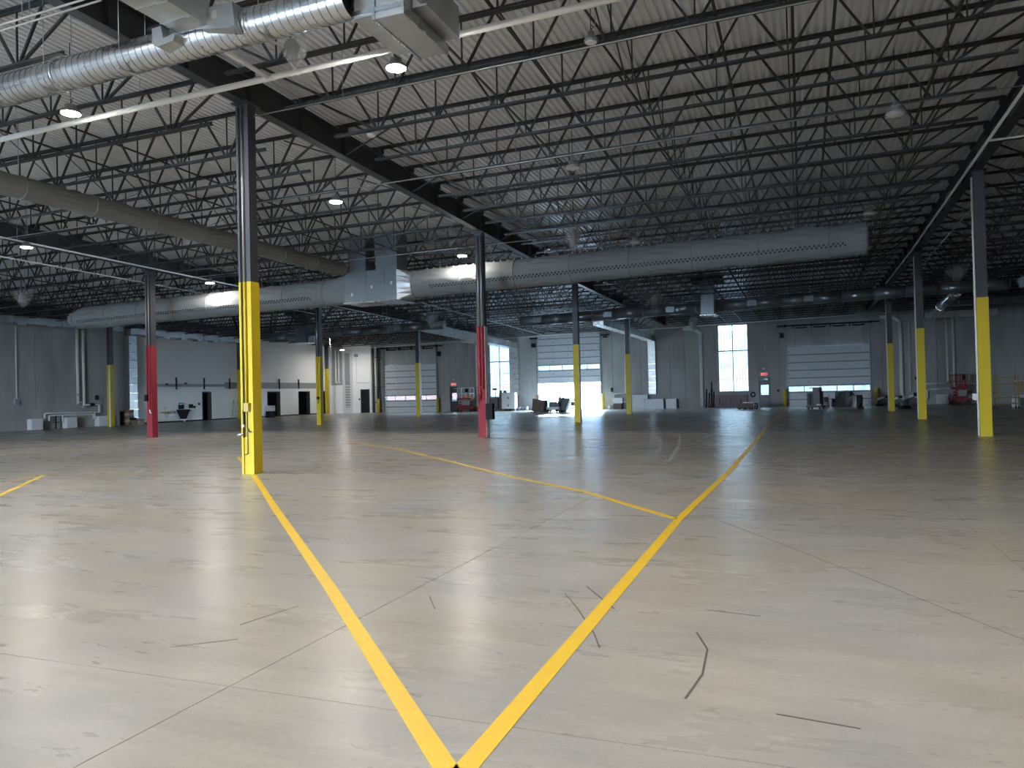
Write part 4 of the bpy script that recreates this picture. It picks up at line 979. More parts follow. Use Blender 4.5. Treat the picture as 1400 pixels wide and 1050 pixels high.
# bent white downpipes on the far wall
for x, z, lab, r in [(2.9, 6.0, 'white bent downpipe left of the tall right window', .13), (17.45, 6.15, 'white bent downpipe right of the right dock door', .13), (-16.95, 6.1, 'white bent downpipe beside the left window', .13)]:
    t = thing('downpipe', (x, 50.45, 0), lab, 'pipe')
    obj('upright', MB().tube([(x, 50.5, .1), (x, 50.5, z)], r, 14), M['pipe_white'], t)
    DD = .2 if x < -10 else 0.0
    obj('elbow', MB().tube([(x, 50.5, z), (x - .06, 50.5, z + .1), (x - .5, 50.45, z + .42 - DD), (x - 1.4, 50.3, z + .47 - DD)], r, 14), M['pipe_white'], t)
    obj('strap', MB().box(x - .2, x + .2, 50.6, 50.8, 1.4, 1.46).box(x - .2, x + .2, 50.6, 50.8, 4.4, 4.46), M['conduit'], t)
for pts, r, lab in [([(-17.8, 50.65, 6.3), (-17.88, 50.65, 2.1)], .03, 'thin white drop pipe over the red scissor lift'), ([(18.05, 50.65, 6.4), (18.05, 50.65, 1.0)], .04, 'thin white drop pipe between the right columns'),
                    ([(-3.3, 50.6, 6.3), (-3.42, 50.6, 1.35), (-4.4, 50.55, 1.3), (-4.42, 50.5, .75)], .08, 'white pipe dropping to the small tank right of the open dock')]:
    pipe(pts, r, lab)
t = thing('pipe_riser_pair', (20.7, 50.5, 0), 'pair of white riser pipes with looping branches, far right', 'pipe')
for xx, z0 in ((20.5, 1.55), (20.92, 1.0)): obj('riser', MB().tube([(xx, 50.65, z0), (xx, 50.65, 6.28)], .085, 12), M['pipe_white'], t)
obj('branch_pipe', MB().tube([(20.5, 50.5, 1.55), (18.9, 50.45, 1.5), (18.7, 50.45, 1.4), (18.7, 50.45, .75)], .07, 12), M['pipe_white'], t)
obj('branch_pipe', MB().tube([(20.9, 50.4, 1.15), (19.2, 50.4, 1.1), (19.1, 50.4, 1.0), (19.1, 50.4, .4), (18.6, 50.4, .35)], .06, 12), M['pipe_white'], t)
obj('gauge', MB().cbox((18.45, 50.6, 1.95), (.2, .12, .22)), M['black'], t)
t = thing('sprinkler_riser_group', (-27.3, 50.5, 0), 'group of black vertical riser pipes left of the left dock door', 'pipe')
for xx, m_ in ((-27.75, 'pipe_black'), (-27.2, 'pipe_black'), (-26.95, 'pipe_black')):
    obj('riser', MB().tube([(xx, 50.4, .02), (xx, 50.4, 6.3)], .09 if xx != -26.95 else .05, 12), M[m_], t)
obj('riser', MB().tube([(-27.48, 50.45, .02), (-27.48, 50.45, 6.3)], .07, 10), M['pipe_white'], t)
for z in (1.0, 2.45, 5.3): obj('cross_pipe', MB().tube([(-27.8, 50.35, z), (-26.7, 50.35, z)], .03, 8), M['pipe_black'], t)
for xx, z in ((-27.75, .9), (-27.2, .95), (-27.2, .5), (-27.75, .45)): obj('valve', MB().tube([(xx, 50.33, z), (xx, 50.2, z)], .05, 8).lathe((xx, 50.2, z - .02), [(.12, 0), (.12, .03)], 12), M['lift_red'], t)
t = thing('wall_pipe_pair', (-31.9, 50.6, 2.8), 'pair of white pipes ending at hooks, far left corner', 'pipe')
for xx in (-32.05, -31.7): obj('riser', MB().tube([(xx, 50.55, 6.2), (xx, 50.55, 3.2), (xx + .02, 50.5, 3.02), (xx + .2, 50.45, 3.0)], .07, 10), M['pipe_white'], t)
# tall white-framed dark panel
t = thing('louvre_panel', (-30.85, YW - .1, 0), 'tall white framed dark panel left of the white end wall', 'panel')
mb = MB()
for a, b, c, d in [(-31.35, -31.1, 0, 6.2), (-30.5, -30.3, 0, 6.2), (-31.1, -30.5, 0, .55), (-31.1, -30.5, 5.85, 6.2)]: mb.box(a, b, YW - .16, YW - .06, c, d)
obj('frame', mb, M['cream'], t)
obj('infill', MB().box(-31.1, -30.5, YW - .1, YW - .07, .55, 5.85), M['grey'], t)
for i in range(9): obj('slat', MB().box(-31.1, -30.5, YW - .13, YW - .1, .62 + i * .25, .72 + i * .25), M['dock'], t)
t = thing('wall_control', (-29.55, YW - .1, 1.2), 'small black control on the white end wall', 'switch')
obj('switch_plate', MB().box(-29.6, -29.48, YW - .1, YW - .06, 1.25, 1.42), M['black'], t)
t = thing('alarm_box', (-29.8, YW - .1, 5.4), 'grey box with a drop pipe high on the white end wall', 'box')
obj('box_body', MB().box(-29.98, -29.62, YW - .2, YW - .06, 5.45, 5.7), M['grey'], t)
obj('drop_pipe', MB().tube([(-29.8, YW - .1, 5.45), (-29.8, YW - .1, 2.95), (-27.6, YW - .1, 2.95)], .025, 8), M['pipe_white'], t)

# ------------------------------------------------------------------ equipment along the left wall
t = thing('pipe_riser_pair', (XL + .2, 22.95, 1.3), 'pair of white riser pipes on the grey left wall', 'pipe')
for yy, z0 in ((22.72, 1.5), (23.15, 1.4)): obj('riser', MB().tube([(XL + .13, yy, z0), (XL + .13, yy, 6.32)], .085, 12), M['pipe_white'], t)
obj('cross_link', MB().tube([(XL + .13, 22.72, 1.62), (XL + .13, 23.15, 1.62)], .05, 10), M['pipe_white'], t)
obj('branch_pipe', MB().tube([(XL + .2, 23.15, 1.45), (XL + .2, 24.1, 1.45), (XL + .2, 24.2, 1.4), (XL + .2, 24.2, .95), (XL + .2, 23.9, .93)], .05, 10), M['pipe_white'], t)
obj('pump', MB().tube([(XL + .2, 23.5, 1.45), (XL + .2, 23.8, 1.45)], .1, 12), M['black'], t)
obj('gauge', MB().lathe((XL + .2, 24.05, 1.75), [(.1, 0), (.13, .1), (.12, .25), (.04, .32)], 10), M['black'], t)
obj('valve', MB().cbox((XL + .25, 22.68, 2.1), (.1, .16, .12)).cbox((XL + .3, 22.9, 1.3), (.1, .12, .12)), M['conduit'], t)
t = thing('manifold_pipes', (XL + .3, 22, .9), 'twin white manifold pipes low along the grey left wall', 'pipe')
for z, ya, yb in ((.98, 20.3, 23.8), (.84, 20.6, 23.7)):
    obj('header_pipe', MB().tube([(XL + .28, ya, .5), (XL + .28, ya, z - .05), (XL + .28, ya + .06, z), (XL + .28, yb, z), (XL + .28, yb, .5)], .05, 10), M['pipe_white'], t)
obj('drop_pipe', MB().tube([(XL + .28, 21.5, .84), (XL + .28, 21.5, .4)], .045, 8), M['pipe_white'], t)
obj('support_stand', MB().box(XL + .26, XL + .32, 21.0, 21.06, 0, .8).box(XL + .2, XL + .4, 20.9, 21.2, .38, .42), M['black'], t)
for (ya, yb, lab) in ((19.3, 20.03, 'leftmost white pump cabinet by the grey left wall'), (21.62, 22.33, 'middle white pump cabinet by the grey left wall'), (23.93, 24.6, 'rightmost white pump cabinet by the grey left wall')):
    t = thing('pump_cabinet', (XL + .55, (ya + yb) / 2, 0), lab, 'cabinet', 'white pump cabinets')
    obj('casing', MB().box(XL + .1, XL + .5, ya, yb, .02, .68), M['cream'], t); obj('front_cover', MB().box(XL + .5, XL + .515, ya + .02, yb - .02, .05, .65), M['cream'], t)
    obj('base_frame', MB().box(XL + .12, XL + .48, ya + .02, yb - .02, 0, .02), M['black'], t); obj('side_connector', MB().tube([(XL + .3, yb, .5), (XL + .3, yb + .14, .5)], .035).tube([(XL + .3, yb, .33), (XL + .3, yb + .22, .33)], .03), M['pipe_white'], t)
t = thing('wall_conduit', (XL + .05, 18.75, 1.8), 'pale conduit running down the grey left wall to a box', 'conduit')
obj('conduit', MB().tube([(XL + .05, 18.72, 1.9), (XL + .05, 18.72, 6.35)], .04, 8), M['pipe_white'], t); obj('wall_box', MB().box(XL, XL + .12, 18.58, 18.86, 1.55, 1.9), M['grey'], t)
t = thing('box_stack', (-31.9, 25.95, 0), 'stack of dark and pale cartons beside the wall column', 'carton stack')
for i in range(5): obj('carton', MB().box(-32.2 + .02 * (i % 2), -31.72 + .02 * (i % 3), 25.75, 26.15, i * .21, i * .21 + .2), M['card'] if i % 2 else M['brown'], t)
obj('dark_carton', MB().box(-32.5, -32.24, 25.7, 26.2, 0, .95), M['black'], t)
t = thing('open_carton', (-31.1, 25.9, 0), 'small dark open carton on the floor by the white wall', 'carton')
obj('carton_body', MB().box(-31.45, -30.9, 25.7, 26.2, 0, .34), M['brown'], t); obj('flap', MB().prism([(-31.5, .34), (-31.44, .36), (-31.6, .5), (-31.64, .48)], 'y', 25.7, 26.2).box(-31.45, -30.78, 25.68, 26.22, .34, .365), M['black'], t); obj('pale_side', MB().box(-30.9, -30.75, 25.72, 26.1, 0, .33), M['card'], t)
# rail and brackets on the white wall
t = thing('wall_guard_rail', (XL + .1, 38, 2.4), 'long grey guard board along the white left wall', 'guard rail')
obj('board', MB().box(XL + .06, XL + .09, 28.4, 36.0, 2.62, 2.82), M['grey'], t); obj('board', MB().box(XL + .06, XL + .09, 36.02, 49.3, 2.46, 2.98), M['grey'], t)
for yy in (30.9, 33.7, 36.5, 42.75, 45.5): obj('upright_bracket', MB().box(XL + .09, XL + .16, yy - .04, yy + .04, 2.42, 3.3), M['black'], t)
obj('small_fitting', MB().cbox((XL + .14, 30.0, 2.8), (.1, .14, .12)).cbox((XL + .14, 31.8, 2.86), (.1, .16, .1)), M['black'], t)
t = thing('eyewash_station', (XL + .3, 29.67, .4), 'yellow eyewash station hung on the white wall', 'eyewash')
obj('bowl', MB().lathe((XL + .35, 29.67, .66), [(.06, 0), (.22, .04), (.3, .1), (.28, .12)], 16), M['scaff'], t)
obj('feed_pipe', MB().tube([(XL + .25, 29.67, .5), (XL + .25, 29.67, 1.18)], .03, 8).tube([(XL + .2, 29.67, .52), (XL + .3, 29.55, .36)], .02, 6).tube([(XL + .2, 29.67, .52), (XL + .3, 29.8, .36)], .02, 6), M['conduit'], t)
obj('arm', MB().tube([(XL + .3, 29.2, .78), (XL + .3, 30.15, .78)], .03, 8), M['scaff'], t)
t = thing('basin', (XL + .35, 31.35, 0), 'black wedge-shaped wash basin on a pale foot at the white wall', 'basin')
obj('basin_body', MB().prism([(30.88, .92), (31.85, .92), (31.75, .78), (31.45, .22), (31.28, .22), (30.95, .78)], 'x', XL + .08, XL + .5), M['black'], t)
obj('back_board', MB().box(XL + .08, XL + .14, 31.1, 31.6, .95, 1.28), M['black'], t); obj('side_arm', MB().box(XL + .2, XL + .4, 31.8, 32.05, .78, .84), M['black'], t)
obj('foot', MB().tube([(XL + .3, 31.45, 0), (XL + .3, 31.45, .24)], .05, 8), M['cream'], t); obj('soap_unit', MB().cbox((XL + .14, 31.25, 1.36), (.1, .2, .12)).cbox((XL + .14, 31.5, 1.36), (.1, .2, .12)), M['machine'], t)
t = thing('towel_dispenser', (XL + .12, 32.4, 1.0), 'small black dispenser on the white wall', 'dispenser')
obj('dispenser_body', MB().box(XL + .06, XL + .2, 32.15, 32.7, 1.0, 1.16).box(XL + .06, XL + .2, 32.15, 32.45, 1.16, 1.3), M['black'], t)
t = thing('wall_switch', (XL + .1, 33.2, 1.25), 'tiny black switch beside the grey doorway', 'switch'); obj('switch_plate', MB().box(XL + .06, XL + .1, 33.1, 33.25, 1.22, 1.38), M['black'], t)
# seats and ladder near the wall, behind column A
t = thing('step_ladder', (-33.4 + 1.0, 36.2, 0), 'grey folding ladder leaning open by the white wall', 'ladder')
lx = -32.1
obj('rail', MB().bar((lx, 36.0, 0), (lx - .1, 36.35, 1.55), .04).bar((lx + .4, 36.0, 0), (lx + .3, 36.35, 1.55), .04), M['grey'], t); obj('prop', MB().bar((lx - .1, 36.75, 0), (lx - .1, 36.38, 1.5), .03), M['grey'], t)
for i in range(4): obj('step', MB().box(lx - .05, lx + .4, 36.02 + i * .08, 36.14 + i * .08, .3 + i * .32, .33 + i * .32), M['grey'], t)
def seat(x, y, label, m):
    t = thing('office_chair', (x, y, 0), label, 'chair', 'office chairs by the white wall')
    obj('seat', MB().box(x - .24, x + .24, y - .24, y + .24, .44, .52), M[m], t); obj('backrest', MB().box(x - .26, x - .2, y - .22, y + .22, .6, 1.1), M[m], t)
    obj('stem', MB().tube([(x, y, .1), (x, y, .44)], .03, 8), M['conduit'], t)
    for k in range(5): obj('castor_leg', MB().bar((x, y, .1), (x + .28 * math.cos(k * 1.257), y + .28 * math.sin(k * 1.257), .05), .04), M['black'], t)
seat(-31.6, 37.1, 'left of two dark chairs by the white wall', 'grey'); seat(-31.3, 38.05, 'right of two dark chairs by the white wall, nearly behind a column', 'black')
t = thing('folding_table', (-31.2, 37.3, 0), 'low pale table before the dark chairs', 'table')
obj('table_top', MB().box(-31.05, -30.6, 36.6, 38.3, .42, .46), M['cream'], t)
for yy in (36.65, 38.2): obj('leg', MB().box(-31.0, -30.96, yy, yy + .04, 0, .42), M['grey'], t); obj('leg', MB().box(-30.7, -30.66, yy, yy + .04, 0, .42), M['grey'], t)
t = thing('white_crate', (-30.6, 38.6, .0), 'white crate on a dark base behind the tallest column', 'crate'); obj('crate_body', MB().box(-30.9, -30.3, 38.5, 39.1, .55, 1.0), M['cream'], t); obj('base', MB().box(-30.85, -30.35, 38.55, 39.05, 0, .55), M['black'], t)

# ------------------------------------------------------------------ objects along the far wall
def bollard(x, y, lab):
    t = thing('bollard', (x, y, 0), lab, 'bollard', 'yellow dock bollards')
    obj('post', MB().lathe((x, y, 0), [(.12, 0), (.12, 1.22), (.11, 1.28), (.07, 1.32), (.01, 1.34)], 14), M['yellow'], t)
    obj('base_plate', MB().box(x - .18, x + .18, y - .18, y + .18, 0, .015), M['black'], t)
for x, y, lab in [(9.25, 49.9, 'yellow bollard left of the right dock door'), (15.72, 50.1, 'yellow bollard right of the right dock door'), (-27.0, 50.0, 'yellow bollard left of the left dock door'), (-20.85, 50.2, 'yellow bollard right of the left dock door'), (-5.25, 50.1, 'yellow bollard right of the open dock door')]:
    bollard(x, y, lab)
def scissor_lift(x, y, label, h_rail=1.0, base=(1.0, .7), rail='orange', orange_low=True):
    t = thing('scissor_lift', (x, y, 0), label, 'scissor lift')
    bw, bd = base
    obj('chassis', MB().box(x - bw, x + bw, y - bd / 2, y + bd / 2, .16, .42).box(x - bw * .8, x + bw * .2, y - bd / 2 - .03, y + bd / 2 + .03, .42, .58), M['lift_red'], t)
    for sx in (-.75, .75):
        for sy in (-1, 1): obj('wheel', MB().tube([(x + sx * bw, y + sy * (bd / 2 + .06), .16), (x + sx * bw, y + sy * (bd / 2 - .06), .16)], .16, 14), M['rubber'], t)
    for i in range(3):
        z = .45 + i * .22
        for s in (-1, 1): obj('scissor_arm', MB().bar((x - s * bw * .7, y - bd * .35, z), (x + s * bw * .7, y - bd * .35, z + .22), .06, .08), M['lift_red'], t)
    zp = 1.12
    obj('platform', MB().box(x - bw * .75, x + bw * .75, y - bd / 2, y + bd / 2, zp, zp + .12), M['lift_red'], t)
    for xx in (-.72, -.24, .24, .72):
        for sy in (-1, 1): obj('rail_post', MB().bar((x + xx * bw, y + sy * bd / 2, zp + .1), (x + xx * bw, y + sy * bd / 2, zp + h_rail), .045), M[rail], t)
    for z in (zp + .5, zp + h_rail):
        for sy in (-1, 1): obj('guard_rail', MB().bar((x - .74 * bw, y + sy * bd / 2, z), (x + .74 * bw, y + sy * bd / 2, z), .05), M[rail], t)
        for sx in (-1, 1): obj('guard_rail', MB().bar((x + sx * .74 * bw, y - bd / 2, z), (x + sx * .74 * bw, y + bd / 2, z), .05), M[rail], t)
    obj('control_box', MB().box(x + .2 * bw, x + .5 * bw, y - bd / 2 - .12, y - bd / 2, zp + .6, zp + .95), M['black'], t)
    obj('toe_panel', MB().box(x - .2 * bw, x + .74 * bw, y - bd / 2 - .02, y - bd / 2, zp + .12, zp + .3), M['orange'] if orange_low else M['lift_red'], t)
    obj('battery_tray', MB().box(x - .25 * bw, x + .6 * bw, y - bd / 2 - .05, y - bd / 2 + .05, .6, 1.02), M['grey'], t)
scissor_lift(-17.35, 48.75, 'red scissor lift with orange rails beside the left exit door', 1.0, (.85, .8), 'cream')
scissor_lift(20.9, 48.8, 'dark red scissor lift before the far right pipes', 1.0, (.62, .8), 'lift_red', False)
GX = .42
t = thing('wheeled_generator', (-16.2 + GX, 48.9, 0), 'low dark wheeled machine beside the red scissor lift', 'machine')
obj('body', MB().box(-16.6 + GX, -15.95 + GX, 48.6, 49.2, .2, .42), M['machine'], t)
for xx in (-16.45 + GX, -16.1 + GX): obj('wheel', MB().tube([(xx, 48.58, .2), (xx, 48.5, .2)], .2, 14), M['rubber'], t); obj('hub', MB().tube([(xx, 48.5, .2), (xx, 48.48, .2)], .08, 10), M['cream'], t)
t = thing('tool_cart', (-15.1, 49.9, 0), 'dark tool cart with a red top under the left window', 'cart')
obj('body', MB().box(-15.75, -14.65, 49.5, 50.2, .25, 1.05), M['machine'], t); obj('top_tray', MB().box(-15.8, -14.62, 49.45, 50.25, 1.05, 1.16), M['lift_red'], t)
for xx in (-15.5, -14.9): obj('wheel', MB().tube([(xx, 49.5, .17), (xx, 49.4, .17)], .17, 14), M['rubber'], t); obj('hub', MB().tube([(xx, 49.4, .17), (xx, 49.38, .17)], .1, 12), M['cream'], t)
obj('lamp_head', MB().cbox((-15.0, 49.8, 1.95), (.35, .2, .16)), M['black'], t); obj('lamp_mast', MB().tube([(-14.92, 49.8, 1.16), (-14.92, 49.8, 1.95)], .025, 8), M['black'], t)
t = thing('storage_cabinet', (-13.6, 49.9, 0), 'tall white two-door cabinet on blocks right of the left window', 'cabinet')
obj('carcass', MB().box(-14.25, -13.0, 49.55, 50.2, .2, 1.62), M['cream'], t)
for a, b in ((-14.23, -13.64), (-13.62, -13.02)): d = obj('cabinet_door', MB().box(a, b, 49.53, 49.55, .24, 1.6), M['cream'], t)
obj('door_latch', MB().box(-13.67, -13.59, 49.5, 49.53, 1.05, 1.25).box(-13.67, -13.59, 49.5, 49.53, .4, .6), M['black'], t)
for xx in (-14.1, -13.7, -13.2): obj('block', MB().box(xx - .12, xx + .12, 49.6, 50.15, 0, .2), M['brown'], t)
tag(obj('tool_bag', MB().prism([(-14.2, 1.62), (-13.9, 1.62), (-13.95, 1.8), (-14.15, 1.82)], 'y', 49.8, 50.0), M['machine']), 'dark tool bag on top of the tall white cabinet', 'bag')
t = thing('crate', (-14.5, 50.0, 0), 'brown upright crate against the white cabinet', 'crate'); obj('crate_side', MB().box(-14.58, -14.27, 49.75, 50.3, 0, 1.6), M['brown'], t); obj('loose_tool', MB().cbox((-14.5, 50, 1.71), (.2, .2, .22)), M['machine'], t)
for x, y, h, lab in [(-12.85, 50.2, .32, 'grey paint can left of the leaning lumber'), (-12.2, 50.3, .34, 'grey paint can nearest the open dock'), (-12.53, 50.35, .3, 'pale paint can between two others')]:
    t = thing('paint_can', (x, y, 0), lab, 'can', 'paint cans by the far wall'); obj('can_body', MB().lathe((x, y, 0), [(.15, 0), (.15, h)], 14), M['grey'], t); obj('lid', MB().lathe((x, y, h), [(.155, 0), (.14, .02)], 14), M['cream'], t)
pipe([(-12.75, 50.6, 0), (-12.7, 50.75, 1.2)], .06, 'short dark post leaning on the far wall', 'grey', 'post', 'leaning_post')
# junk before the open dock
t = thing('leaning_board', (-8.7, 43.3, 0), 'brown square board standing tilted before the open dock door', 'board')
rot = Matrix.Rotation(math.radians(-24), 3, 'Z') @ Matrix.Rotation(math.radians(8), 3, 'Y')
obj('sheet', MB().cbox((-8.7, 43.3, .52), (1.25, .08, 1.0), rot), M['brown'], t); obj('foot', MB().cbox((-8.7, 43.35, .03), (1.3, .5, .06), Matrix.Rotation(math.radians(-24), 3, 'Z')), M['brown'], t)
t = thing('work_lamp', (-9.0, 44.0, 0), 'small amber work lamp behind the tilted board', 'lamp'); obj('stand', MB().tube([(-9.0, 44.0, 0), (-9.0, 44.0, 1.05)], .03, 8), M['black'], t); obj('shade', MB().lathe((-9, 44.0, 1.05), [(.06, 0), (.14, .1), (.14, .3), (.05, .36)], 12), M['lens_clear'], t)
t = thing('floor_saw', (-7.6, 43.8, 0), 'white and black wheeled cutting machine before the open dock', 'machine')
obj('deck', MB().box(-8.1, -7.15, 43.5, 44.1, .14, .4), M['cream'], t); obj('engine', MB().box(-7.9, -7.4, 43.55, 44.05, .4, .8).cbox((-7.3, 43.8, .55), (.3, .4, .3)), M['machine'], t)
for xx in (-8.0, -7.25):
    for yy in (43.48, 44.12): obj('wheel', MB().tube([(xx, yy - .04, .12), (xx, yy + .04, .12)], .12, 12), M['rubber'], t)
obj('handle', MB().tube([(-7.3, 43.6, .6), (-6.75, 43.6, 1.55)], .03, 8).tube([(-7.3, 44.0, .6), (-6.75, 44.0, 1.55)], .03, 8).tube([(-6.75, 43.6, 1.55), (-6.75, 44, 1.55)], .035, 8), M['grey'], t)
obj('hose', MB().tube([(-7.9, 43.7, .8), (-8.2, 43.7, 1.2), (-8.0, 43.7, 1.5), (-7.8, 43.7, 1.3), (-7.85, 43.7, .85)], .03, 8), M['lift_red'], t)
t = thing('debris_bin', (-7.0, 44.6, 0), 'grey tilted bin of scrap at the open dock threshold', 'bin')
obj('bin_body', MB().prism([(-7.5, .15), (-6.8, .1), (-6.45, 1.0), (-7.35, 1.15)], 'y', 44.3, 45.0), M['machine'], t); obj('scrap', MB().bar((-7.3, 44.6, 1.0), (-6.7, 44.7, 1.35), .08).bar((-6.9, 44.5, .9), (-6.4, 44.6, 1.2), .1).bar((-7.2, 44.8, 1.0), (-7.5, 44.8, 1.25), .08), M['grey'], t); obj('support', MB().box(-7.4, -6.9, 44.4, 44.9, 0, .16), M['black'], t)
t = thing('black_cart', (-8.4, 44.3, 0), 'dark bundled cart behind the tilted board', 'cart'); obj('bundle', MB().box(-8.65, -8.2, 44.1, 44.6, .12, .95), M['wrap'], t); obj('axle', MB().tube([(-8.55, 44.05, .1), (-8.55, 44.65, .1)], .1, 10).tube([(-8.3, 44.05, .1), (-8.3, 44.65, .1)], .1, 10), M['rubber'], t)
t = thing('hand_truck', (-7.4, 48.5, 0), 'small black hand truck in the open dock doorway', 'hand truck')
obj('frame', MB().tube([(-7.5, 48.6, .1), (-7.5, 48.75, 1.0)], .03).tube([(-7.25, 48.6, .1), (-7.25, 48.75, 1.0)], .03).tube([(-7.5, 48.75, 1.0), (-7.25, 48.75, 1.0)], .03), M['black'], t)
obj('load', MB().cbox((-7.38, 48.5, .55), (.4, .3, .35)).cbox((-7.38, 48.5, .85), (.2, .2, .14)), M['machine'], t)
for xx in (-7.55, -7.2): obj('wheel', MB().tube([(xx - .03, 48.6, .14), (xx + .03, 48.6, .14)], .14, 12), M['rubber'], t)
# right of the open dock
t = thing('pump_tank', (-4.0, 50.2, 0), 'white tank on a dark stand right of the open dock', 'tank'); obj('tank', MB().box(-4.4, -3.55, 49.95, 50.45, .5, .95), M['cream'], t); obj('stand', MB().box(-4.3, -3.65, 50.0, 50.4, 0, .5), M['brown'], t); obj('connector', MB().tube([(-3.55, 50.2, .6), (-3.2, 50.2, .6), (-3.2, 50.2, 1.0)], .05, 8), M['pipe_white'], t); obj('bucket', MB().lathe((-4.65, 50.1, 0), [(.14, 0), (.16, .32)], 12), M['cream'], t)
t = thing('gauge_box', (-4.6, 50.7, 1.4), 'small dark gauge on the wall right of the open dock', 'gauge'); obj('gauge_body', MB().cbox((-4.6, 50.7, 1.65), (.16, .14, .35)), M['black'], t)
for x0, x1, z0, z1, y, lab in [(-3.1, -1.7, 0, .82, 50.0, 'left grey crate in the low row at the far wall'), (-1.68, -.15, 0, .8, 50.0, 'middle grey crate in the low row at the far wall'), (.05, .9, 0, .78, 50.0, 'small separate grey crate at the far wall'), (-2.75, -1.45, .82, 1.16, 50.05, 'grey crate lying on top of the low row')]:
    t = thing('grey_crate', ((x0 + x1) / 2, y, z0), lab, 'crate', 'grey crates at the far wall'); obj('crate_body', MB().box(x0, x1, y, y + .6, z0, z1), M['dock'], t); obj('lid', MB().box(x0 + .01, x1 - .01, y - .015, y + .6, z1 - .06, z1 - .002), M['dock'], t)
t = thing('lumber_bundle', (3.5, 50.6, 0), 'dark upright lengths leaning on the wall left of the tall window', 'lumber')
for xx, h in ((3.2, 1.5), (3.4, 1.2), (3.6, 2.1), (3.76, 1.3)): obj('length', MB().bar((xx, 50.45, 0), (xx + .06, 50.72, h), .08), M['black'], t)
for i, x0 in enumerate((3.95, 4.78, 5.6)): 
    t = thing('board_panel', (x0 + .4, 50.55, 0), ['leftmost', 'middle', 'rightmost'][i] + ' pinkish board standing under the tall right window', 'board', 'boards under the tall window')
    obj('sheet', MB().box(x0, x0 + .8, 50.5, 50.6, 0, 1.0), M['pink'], t); obj('stain', MB().box(x0 + .3, x0 + .36, 50.49, 50.5, .2, .7).box(x0 + .55, x0 + .6, 50.49, 50.5, .1, .4), M['black'], t)
t = thing('hose_reel', (6.85, 50.6, .8), 'small black coil on the wall left of the right exit door', 'hose'); obj('coil', MB().tube([(6.85 + .15 * math.cos(a), 50.745, 1.0 + .18 * math.sin(a)) for a in [i * .5236 for i in range(13)]], .05, 8), M['black'], t)
t = thing('call_box', (8.75, 50.7, 1.2), 'tiny black box on the wall right of the right exit door', 'box'); obj('box_body', MB().box(8.68, 8.82, 50.68, 50.8, 1.18, 1.36), M['black'], t)
t = thing('platform_cart', (6.95, 43.2, 0), 'low brown platform cart with a white bent handle before the right exit door', 'cart')
rot = Matrix.Rotation(math.radians(-25), 3, 'Z')
obj('load_box', MB().cbox((6.9, 43.2, .28), (1.2, .75, .34), rot), M['brown'], t); obj('deck', MB().cbox((6.9, 43.2, .09), (1.25, .8, .05), rot), M['black'], t)
c_ = lambda u, v, z: tuple(rot @ Vector((u, v, 0)) + Vector((6.9, 43.2, z)))
obj('handle', MB().tube([c_(-.2, -.36, .5), c_(.58, -.36, .5), c_(.66, -.36, .42), c_(.66, -.36, .14), c_(.85, -.36, .14), c_(.85, -.36, .34), c_(.7, -.36, .34)], .03, 8), M['cream'], t)
for u in (-.45, .0, .5):
    for v in (-.3, .3): obj('castor', MB().tube([c_(u, v - .03, .05), c_(u, v + .03, .05)], .05, 10), M['rubber'], t)
# loads in front of the right dock
t = thing('pallet_stack', (11.35, 41.8, 0), 'tall dark wrapped goods on a low brown dolly before the right dock', 'goods')
rot = Matrix.Rotation(math.radians(-26), 3, 'Z'); c_ = lambda u, v, z: tuple(rot @ Vector((u, v, 0)) + Vector((11.35, 41.8, z)))
obj('dolly', MB().cbox(c_(0, 0, .19), (1.0, .7, .14), rot), M['brown'], t)
for u in (-.38, .38):
    for v in (-.25, .25): obj('wheel', MB().tube([c_(u, v - .03, .07), c_(u, v + .03, .07)], .07, 10), M['rubber'], t)
obj('tall_panel', MB().cbox(c_(-.38, 0, .68), (.2, .5, .8), rot).cbox(c_(-.16, 0, .66), (.14, .5, .78), rot), M['machine'], t); obj('wrapped_roll', MB().cbox(c_(.16, 0, .74), (.46, .55, .92), rot), M['wrap'], t)
obj('top_parcel', MB().cbox(c_(.12, 0, 1.3), (.42, .5, .2), rot), M['pink'], t); obj('top_sheet', MB().cbox(c_(.0, 0, 1.43), (.62, .5, .06), rot), M['grey'], t); obj('loose_bag', MB().lathe(c_(.3, -.2, .26), [(.16, 0), (.18, .06), (.08, .12)], 10), M['cream'], t)
for x, y, w, h, lab, m in [(12.1, 46.1, .4, .75, 'grey drum stack between the two dark loads', 'grey'), (12.6, 46.7, .3, .62, 'small grey bagged goods beside the wrapped pile', 'grey'), (12.95, 46.6, .26, .66, 'narrow grey parcel left of the wrapped pile', 'dock')]:
    t = thing('parcel', (x, y, 0), lab, 'parcel'); obj('lower_box', MB().box(x - w / 2, x + w / 2, y - .2, y + .2, 0, h * .55), M[m], t); obj('upper_box', MB().box(x - w * .4, x + w * .4, y - .18, y + .18, h * .55, h), M['machine'], t); obj('strap', MB().box(x - w / 2 - .005, x + w / 2 + .005, y - .205, y - .2, h * .3, h * .36), M['cream'], t)
t = thing('wrapped_pallet', (13.35, 41.5, 0), 'wide pile of goods in black stretch wrap before the right dock', 'goods')
rot = Matrix.Rotation(math.radians(-27), 3, 'Z'); c_ = lambda u, v, z: tuple(rot @ Vector((u, v, 0)) + Vector((13.35, 41.5, z)))
obj('pallet', MB().cbox(c_(0, 0, .06), (1.5, 1.0, .12), rot), M['brown'], t)
blk = [(-.5, 0, .62, .5, .95), (-.1, 0, .5, .45, .72), (.25, .0, .45, .4, .7), (.55, 0, .4, .35, .78), (-.02, .2, .62, .3, .9), (.62, .05, .5, .2, .62)]
